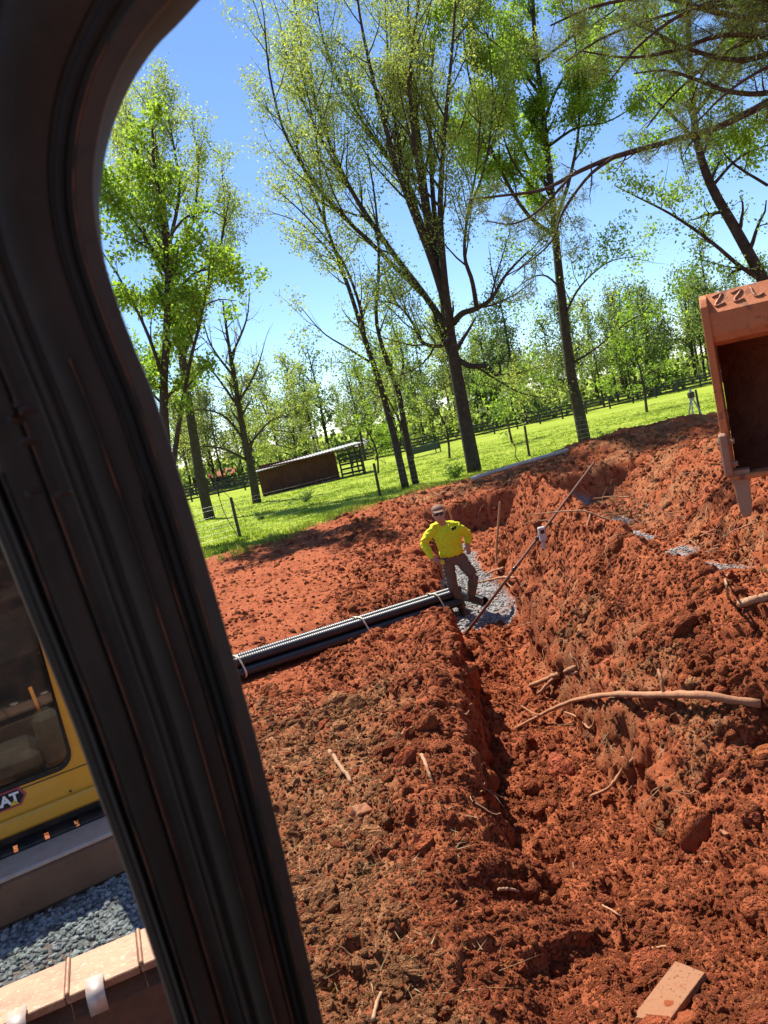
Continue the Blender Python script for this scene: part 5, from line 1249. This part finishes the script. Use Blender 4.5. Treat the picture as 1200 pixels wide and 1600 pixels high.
# own track, dusty steel shoes
M_DUST = mat('dusty_track_steel', (.30, .165, .095), .6, .4, .25, bump=(40, .4, .006), var=[(7, (.20, .10, .06), .8, .45, .68), (40, (.5, .4, .33), .6, .55, .75)])
M_WORN_LIT = mat('worn_sunlit_steel', (.46, .37, .31), .45, .5, .25, var=(18, (.4, .24, .15), .7, .45, .7))
M_MUD_SHADE = mat('muddy_shaded_frame', (.085, .048, .032), .85, .15, bump=(20, .6, .02), var=(8, (.15, .07, .04), .8, .4, .68))  # muddy brown, kept dark to stand in for the shaded side face
zt = .80; ta = atz(0, 1580, zt); tb = atz(245, 1476, zt); e = (tb - ta); e[2] = 0; Lt = np.linalg.norm(e); e /= Lt; nrm = np.array([-e[1], e[0], 0])
RT = np.stack([e, nrm, zz], 1); pitch = .29; mid = ta - nrm * .0
for k in range(-7, 3):
    c = ta + e * (pitch * (k + .35))
    c = c + nrm * .04
    MB().box(c - EX0 + RT @ np.array([0, 0, -.02]), (pitch * .985, .26, .035), RT, .004).build('track_shoe', M_DUST, ex)
    MB().box(c - EX0 + RT @ np.array([-pitch * .47, 0, .0]), (.016, .256, .022), RT, .006).build('grouser', M_DUST, ex)
    # worn end of each shoe, bent over the edge
    V = []; pr = [(-.10, .012), (-.165, .012), (-.188, -.002), (-.198, -.035), (-.198, -.075)]
    for (yy, z_) in pr:
        for xx in (-.034, .034): V.append(c - EX0 + RT @ np.array([xx - pitch * .1, yy, z_ - .001]))
    o = MB().add(V, [[2 * i, 2 * i + 1, 2 * i + 3, 2 * i + 2] for i in range(len(pr) - 1)]).build('shoe_end', M_WORN_LIT, ex, True); md = o.modifiers.new('t', 'SOLIDIFY'); md.thickness = .014; md.offset = 0
c = ta + e * 0.0
MB().box(c - EX0 + RT @ np.array([-.6, .03, -.40]), (2.9, .22, .70), RT, .08).build('track_frame', M_MUD_SHADE, ex)
for k in range(5): MB().tube(np.array([c - EX0 + RT @ np.array([-1.9 + .55 * k, -.10, -.55]), c - EX0 + RT @ np.array([-1.9 + .55 * k, .16, -.55])]), .15, 16).build('track_roller', M_MUD_SHADE, ex, True)

# ------------------------------------------------------------------ boom, arm and bucket
M_ORANGE = mat('clay_stained_bucket', (.47, .155, .052), .7, .3, .1, bump=(35, .5, .006), var=[(4, (.36, .105, .04), .8, .42, .66), (11, (.11, .05, .035), .85, .56, .66), (45, (.48, .2, .085), .6, .55, .72)])
M_WELD = mat('weld_bead', (.26, .10, .05), .6, .4, .3, bump=(60, .6, .004))
M_TOOTH = mat('worn_tooth_steel', (.30, .175, .105), .6, .35, .1, bump=(30, .5, .005), var=(9, (.30, .11, .06), .9, .48, .66))
yaw = rad(-26); RB = np.array([[math.cos(yaw), -math.sin(yaw), 0], [math.sin(yaw), math.cos(yaw), 0], [0, 0, 1.]])
B0 = aty(1092, 474, 4.35)   # upper left corner of the mouth
bk = empty('excavator_bucket', B0, 'clay-stained orange steel excavator bucket hanging mouth-on above the far trench', 'bucket')
WB = 1.35
# shell: section in (depth, height), swept over the width
prof = [(.03, -.235), (.16, -.20), (.34, -.20), (.52, -.30), (.62, -.46), (.62, -.66), (.54, -.84), (.38, -.96), (.18, -1.0), (.0, -.985)]
prof = [tuple(p) for p in smooth_path(np.array([[a_, b_, 0] for a_, b_ in prof]), 26)[:, :2]]
def sweep(name, pr, x0, x1, m, thick, sm=True, parent=None):
    V = []
    for (yy, z_) in pr: V += [RB @ np.array([x0, yy, z_]), RB @ np.array([x1, yy, z_])]
    o = MB().add(V, [[2 * i, 2 * i + 1, 2 * i + 3, 2 * i + 2] for i in range(len(pr) - 1)]).build(name, m, parent or bk, sm); md = o.modifiers.new('t', 'SOLIDIFY'); md.thickness = thick; md.offset = 0
    return o
sweep('bucket_shell', prof, .045, WB - .045, mat('caked_shaded_bucket', (.17, .075, .04), .85, .15, bump=(16, .7, .02), var=(6, (.26, .10, .05), .8, .42, .68)), .022)  # caked clay, darkened further to stand in for shade inside
# upper lip: sloping top face and box beam
lip = [(.16, .03), (.10, .035), (.02, -.055), (.0, -.075), (-.005, -.19), (.01, -.225), (.05, -.245), (.16, -.20)]
tl = sweep('upper_lip', lip, .03, WB - .03, M_ORANGE, .016, False)
V = []; T = []
for x_ in (.03, WB - .03):
    pass
# weld marks on the sloping face
rng = np.random.default_rng(8)
def weld(pts): # pts (x along, s down slope)
    P = []
    for x_, s_ in pts: P.append(RB @ np.array([x_, .10 - .08 * s_ - .008, .035 - .09 * s_ + .004]))
    MB().tube(smooth_path(P, 16), .008, 6, jit=.0012).build('weld_bead', M_WELD, tl, True)
x_ = .07
for g_ in [[(0, .2), (.05, .15), (.01, .8), (.06, .75)], [(0, .25), (.05, .2), (.01, .8), (.06, .8)], [(0, .2), (.02, .8), (.06, .75)], [(0, .8), (.01, .2), (.05, .3), (.05, .7), (0, .8)], [(0, .2), (.05, .5), (0, .8)], [(0, .8), (.0, .2), (.05, .35), (.05, .7), (.0, .8)], [(0, .3), (.06, .3)], [(0, .2), (.05, .8)]]:
    weld([(x_ + a_, b_) for a_, b_ in g_]); x_ += .098
# side plates with thickened front edge
for sx, xx in ((0, .022), (1, WB - .022)):
    out = [(.13, .045), (.02, .02), (-.02, -.03), (-.03, -.20), (-.01, -.6), (.0, -.98), (.10, -1.02), (.2, -1.02)] + [(a_ + .02, b_) for a_, b_ in prof[::-1] if b_ > -.98 and a_ > .2] + [(.3, -.16)]
    bm = bmesh.new(); vs = [bm.verts.new(Vector(RB @ np.array([xx - .02, a_, b_]))) for a_, b_ in out]; f_ = bm.faces.new(vs); r_ = bmesh.ops.extrude_face_region(bm, geom=[f_])
    for v in [g for g in r_['geom'] if isinstance(g, bmesh.types.BMVert)]: v.co += Vector(RB @ np.array([.04, 0, 0]))
    bmesh.ops.recalc_face_normals(bm, faces=bm.faces); me = bpy.data.meshes.new('side_plate'); bm.to_mesh(me); bm.free(); me.materials.append(M_ORANGE); o = link('side_plate', me, bk)
    md = o.modifiers.new('b', 'BEVEL'); md.width = .006; md.segments = 2; md.limit_method = 'ANGLE'
    cut = MB().box(RB @ np.array([xx - .012 + .024 * sx, -.03, -.86]), (.045, .09, .24), RB, .01).build('side_cutter', M_TOOTH, bk)
    for z_ in (-.79, -.92): MB().tube(np.array([RB @ np.array([xx - .045 + .09 * sx, -.03, z_]), RB @ np.array([xx + .045 - .09 * sx, -.03, z_])]), .016, 6).build('bolt', M_TOOTH, bk)
MB().box(RB @ np.array([WB / 2, .02, -1.0]), (WB - .06, .14, .03), RB, .008).build('cutting_edge', M_ORANGE, bk)
for k in range(5):
    xx = .07 + k * (WB - .14) / 4; V = []
    for (z_, w_, d0, d1) in [(-.96, .05, -.03, .05), (-1.03, .05, -.035, .05), (-1.04, .042, -.03, .042), (-1.12, .038, -.03, .025), (-1.20, .032, -.03, .01), (-1.235, .02, -.028, -.01)]:
        V += [RB @ np.array([xx + s_ * w_, d_, z_]) for s_, d_ in ((-1, d0), (1, d0), (1, d1), (-1, d1))]
    Q = [[4 * i + j, 4 * i + (j + 1) % 4, 4 * i + 4 + (j + 1) % 4, 4 * i + 4 + j] for i in range(5) for j in range(4)] + [[0, 3, 2, 1], [20, 21, 22, 23]]
    o = MB().add(V, Q).build('tooth', M_TOOTH, bk); md = o.modifiers.new('b', 'BEVEL'); md.width = .008; md.segments = 2
# hanger ears behind the bucket and the arm that carries it
for xx in (WB / 2 - .16, WB / 2 + .16): MB().box(RB @ np.array([xx, .62, -.30]), (.05, .42, .34), RB, .02).build('hanger_ear', M_ORANGE, bk)
M_ARM = mat('arm_paint', (.34, .15, .05), .5, .4, .1, var=(5, (.2, .08, .04), .7, .45, .7))
p0 = RB @ np.array([WB / 2, .78, -.28]) + B0; 
def girder(pa, pb, w, h0, h1, nm):
    pa = np.array(pa); pb = np.array(pb); d = pb - pa; L = np.linalg.norm(d); d /= L; s_ = RB @ np.array([1., 0, 0]); u_ = np.cross(s_, d); V = []
    for t, hh in ((0, h0), (.3, max(h0, h1)), (1, h1)):
        for a_, b_ in ((-1, -1), (1, -1), (1, 1), (-1, 1)): V.append(pa + d * L * t + s_ * a_ * w / 2 + u_ * b_ * hh / 2 - EX0)
    Q = [[4 * i + j, 4 * i + (j + 1) % 4, 4 * i + 4 + (j + 1) % 4, 4 * i + 4 + j] for i in range(2) for j in range(4)] + [[0, 3, 2, 1], [8, 9, 10, 11]]
    o = MB().add(V, Q).build(nm, M_ARM, ex); md = o.modifiers.new('b', 'BEVEL'); md.width = .02; md.segments = 2
armtop = p0 + RB @ np.array([0.9, 1.6, 2.6]); boomfoot = np.array([1.55, -.4, 1.5])
girder(p0, armtop, .24, .26, .42, 'arm'); 
girder(armtop, np.array([3.3, 2.2, 5.6]), .28, .42, .55, 'boom'); girder(np.array([3.3, 2.2, 5.6]), boomfoot, .30, .55, .50, 'boom')

# ------------------------------------------------------------------ yellow machine parked alongside
M_YEL = mat('yellow_paint', (.66, .32, .022), .38, .5, coat=.25, var=[(3, (.56, .27, .03), .6, .4, .7), (26, (.42, .22, .06), .6, .6, .75)])
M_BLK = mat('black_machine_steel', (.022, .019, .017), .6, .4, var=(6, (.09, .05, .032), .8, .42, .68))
M_BEAM = mat('worn_brown_steel', (.17, .095, .055), .6, .4, .2, bump=(14, .4, .01), var=[(3, (.24, .135, .08), .8, .4, .66), (24, (.06, .035, .025), .6, .55, .75)])
g0 = atz(0, 1466, 0.12); g1 = atz(220, 1364, 0.12); e = g1 - g0; e[2] = 0; e /= np.linalg.norm(e); nrm = np.array([-e[1], e[0], 0]); RY = np.stack([e, nrm, zz], 1)
ym = empty('mini_excavator', g0, 'yellow tracked machine with a dark cab window parked left of the pillar', 'excavator')
def Lp(px_, py_, off):
    """photo point on the upright plane off metres behind the track face, in machine axes"""
    q_ = onplane(px_, py_, g0 + nrm * off, nrm) - g0; return np.array([q_ @ e, off, q_[2]])
def ybox(c, d, nm, m, bev=.015, parent=None): return MB().box(RY @ np.array(c), d, RY, bev).build(nm, m, parent or ym)
zb = Lp(85, 1347, 0.0)[2]
EEND = 1.10
ybox((EEND - 1.2, .21, zb / 2 + .02), (2.4, .40, zb - .02), 'track_side_frame', M_BEAM, .03)
ybox((EEND - 1.2, .16, zb + .015), (2.38, .30, .03), 'track_top_plate', M_WORN_LIT, .008)  # sunlit top of the frame put into the colour as a paler plate
for k in range(11): ybox((EEND - 2.2 + .2 * k, .40, zb + .02), (.17, .16, .05), 'track_shoe', M_BLK, .008)
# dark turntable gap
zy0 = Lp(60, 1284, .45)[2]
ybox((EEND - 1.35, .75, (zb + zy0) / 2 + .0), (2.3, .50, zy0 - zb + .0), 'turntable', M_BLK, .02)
# cab side: yellow panel with a rounded window opening
OFF = .45; wl = Lp(0, 1236, OFF); wr = Lp(97, 1165, OFF); wt = Lp(0, 880, OFF)
zw0 = Lp(60, 1212, OFF)[2]; xr = Lp(98, 1140, OFF)[0]; zw1 = Lp(30, 800, OFF)[2]; xl = xr - 1.1; xe = xr + .30
out = [(xl - .12, zy0), (xe, zy0), (xe, zy0 + .30), (xr + .07, zw0 + .35), (xr + .07, zw1 + .2), (xl - .12, zw1 + .2)]  # front post slimmed, hidden by the pillar, so sun reaches the gravel
def rr(x0, x1, z0, z1, r, n=6):
    P = []
    for cx, cz, a0 in ((x1 - r, z0 + r, -90), (x1 - r, z1 - r, 0), (x0 + r, z1 - r, 90), (x0 + r, z0 + r, 180)):
        for k in range(n + 1): a = rad(a0 + 90 * k / n); P.append((cx + r * math.cos(a), cz + r * math.sin(a)))
    return P
inn = rr(xl, xr, zw0, zw1, .10)
bm = bmesh.new(); vo = [bm.verts.new(Vector(RY @ np.array([a_, OFF, b_]))) for a_, b_ in out]; vi = [bm.verts.new(Vector(RY @ np.array([a_, OFF, b_]))) for a_, b_ in inn]
es = [bm.edges.new((vo[i], vo[(i + 1) % len(vo)])) for i in range(len(vo))] + [bm.edges.new((vi[i], vi[(i + 1) % len(vi)])) for i in range(len(vi))]
bmesh.ops.triangle_fill(bm, edges=es, use_beauty=True); bmesh.ops.recalc_face_normals(bm, faces=bm.faces)
me = bpy.data.meshes.new('cab_side'); bm.to_mesh(me); bm.free(); me.materials.append(M_YEL); cs = link('cab_side', me, ym); md = cs.modifiers.new('t', 'SOLIDIFY'); md.thickness = .05; md.offset = 0
# folded lower sill catches the sun
ybox(((xl + xe) / 2 - .06, OFF - .045, zy0 + .055), (xe - xl + .12, .06, .11), 'cab_sill', M_YEL, .02)
V = [RY @ np.array([a_, OFF - .03, b_]) for a_, b_ in inn]; Pq = np.array(V + [V[0]])
MB().tube(Pq, .014, 6, False).build('window_seal', M_RUBBER, ym, True)
gl = bpy.data.materials.new('tinted_glass'); gl.use_nodes = True; N = gl.node_tree.nodes; L_ = gl.node_tree.links
tr_ = N.new('ShaderNodeBsdfTransparent'); tr_.inputs[0].default_value = (.84, .9, .87, 1); gs = N.new('ShaderNodeBsdfGlossy'); gs.inputs['Roughness'].default_value = .03; fr = N.new('ShaderNodeFresnel'); fr.inputs[0].default_value = 1.6
mx = N.new('ShaderNodeMixShader'); ad = N.new('ShaderNodeMath'); ad.operation = 'MULTIPLY_ADD'; ad.inputs[1].default_value = 1.2; ad.inputs[2].default_value = .05
L_.new(fr.outputs[0], ad.inputs[0]); L_.new(ad.outputs[0], mx.inputs[0]); L_.new(tr_.outputs[0], mx.inputs[1]); L_.new(gs.outputs[0], mx.inputs[2]); L_.new(mx.outputs[0], N['Material Output'].inputs[0])
bm = bmesh.new(); f_ = bm.faces.new([bm.verts.new(Vector(RY @ np.array([a_, OFF + .0, b_]))) for a_, b_ in inn]); me = bpy.data.meshes.new('window_pane'); bm.to_mesh(me); bm.free(); me.materials.append(gl); o = link('window_pane', me, ym)
# inside and body of that cab
ybox(((xl + xr) / 2, OFF + 1.02, (zy0 + zw1) / 2 + .02), (xr - xl + .1, .04, zw1 - zy0 + .3), 'far_cab_side', M_BLK)  # far side closed in black, added to make the window look dark
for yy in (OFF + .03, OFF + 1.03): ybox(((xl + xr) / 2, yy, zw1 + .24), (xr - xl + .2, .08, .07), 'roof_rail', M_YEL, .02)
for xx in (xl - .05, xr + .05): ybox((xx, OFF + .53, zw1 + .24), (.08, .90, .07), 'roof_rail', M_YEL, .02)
MB().add([RY @ np.array([a_, OFF + b_, zw1 + .25]) for a_, b_ in ((xl, .08), (xr, .08), (xr, .98), (xl, .98))], [[0, 1, 2, 3]]).build('added_roof_pane', gl, ym)  # glass roof added out of view so sun reaches the gravel
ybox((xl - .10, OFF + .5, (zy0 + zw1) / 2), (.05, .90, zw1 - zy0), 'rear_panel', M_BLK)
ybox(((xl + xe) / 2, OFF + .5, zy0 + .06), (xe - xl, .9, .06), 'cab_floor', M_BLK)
M_SEAT = mat('grey_seat_cloth', (.07, .06, .045), .9, .1, bump=(30, .4, .01), var=(5, (.12, .095, .06), .7, .4, .66))
se = ybox((xr - .42, OFF + .42, zw0 + .05), (.5, .5, .18), 'seat', M_SEAT, .06)
ybox((xr - .70, OFF + .42, zw0 + .45), (.15, .5, .75), 'seat_back', M_SEAT, .06)
ybox((xr - .08, OFF + .34, zw0 + .14), (.18, .22, .42), 'control_console', M_SEAT, .06)
P = [RY @ np.array([xr - .10, OFF + .30, zw0 + .32]), RY @ np.array([xr - .12, OFF + .28, zw0 + .55])]
MB().tube(np.array(P), [.012, .015], 8).build('control_lever', mat('orange_grip', (.6, .2, .04), .5, .3), ym, True)
for kk in (xl + .02, xr + .05): ybox((kk, OFF + .98, (zw0 + zw1) / 2), (.06, .06, zw1 - zw0 + .3), 'cab_post', M_BLK)
for a_, b_ in ((98, 1197), (110, 1236), (150, 1212)):
    q_ = Lp(a_, b_, OFF - .03); MB().tube(np.array([RY @ q_, RY @ (q_ + [0, -.008, 0])]), .008, 8).build('panel_bolt', M_BLK, ym, True)
ybox((xr + .02, OFF - .028, zw0 - .035), (.9, .006, .006), 'panel_seam', M_BLK, .0)
# badge on the panel
M_BADGE = mat('badge_red', (.38, .07, .09), .5, .3); M_BKEY = mat('badge_black', (.015, .014, .014), .5, .3); M_WHT = mat('badge_white', (.72, .72, .70), .5, .3)
pc = Lp(8, 1252, OFF - .026); bh = .085
def plate(pts, off, m, nm, th=.003):
    bm = bmesh.new(); f_ = bm.faces.new([bm.verts.new(Vector(RY @ np.array([pc[0] + a_, OFF - .026 - off, pc[2] + b_]))) for a_, b_ in pts]); r_ = bmesh.ops.extrude_face_region(bm, geom=[f_])
    for v in [g for g in r_['geom'] if isinstance(g, bmesh.types.BMVert)]: v.co += Vector(RY @ np.array([0, th, 0]))
    bmesh.ops.recalc_face_normals(bm, faces=bm.faces); me = bpy.data.meshes.new(nm); bm.to_mesh(me); bm.free(); me.materials.append(m); return link(nm, me, ym)
plate([(-.15, 0), (-.11, -.062), (.09, -.062), (.135, 0), (.10, .062), (-.11, .062)], .006, M_BADGE, 'badge', .006)
plate([(-.135, 0), (-.10, -.05), (.08, -.05), (.118, 0), (.088, .05), (-.10, .05)], .008, M_BKEY, 'badge_field', .003)
tc = bpy.data.curves.new('badge_lettering', 'FONT'); tc.body = 'CAT'; tc.size = .095; tc.extrude = .0015; tc.offset = .0035; tc.align_x = 'CENTER'; tc.align_y = 'CENTER'
to = bpy.data.objects.new('tmp_lettering', tc); COL.objects.link(to); dg = bpy.context.evaluated_depsgraph_get(); me = bpy.data.meshes.new_from_object(to.evaluated_get(dg)); bpy.data.objects.remove(to, do_unlink=True)
me.materials.clear(); me.materials.append(M_WHT); o = link('badge_lettering', me, ym)
bx = RY @ np.array([1, 0, 0]); bz = np.array([0, 0, 1.]); by = -(RY @ np.array([0, 1., 0])); q_ = RY @ np.array([pc[0] - .005, OFF - .026 - .0115, pc[2]])
o.matrix_local = Matrix(((bx[0], bz[0], by[0], q_[0]), (bx[1], bz[1], by[1], q_[1]), (bx[2], bz[2], by[2], q_[2]), (0, 0, 0, 1)))
plate([(.02, -.045), (.05, -.01), (.08, -.045)], .0130, mat('badge_yellow', (.7, .45, .03), .5, .3), 'badge_triangle', .001)
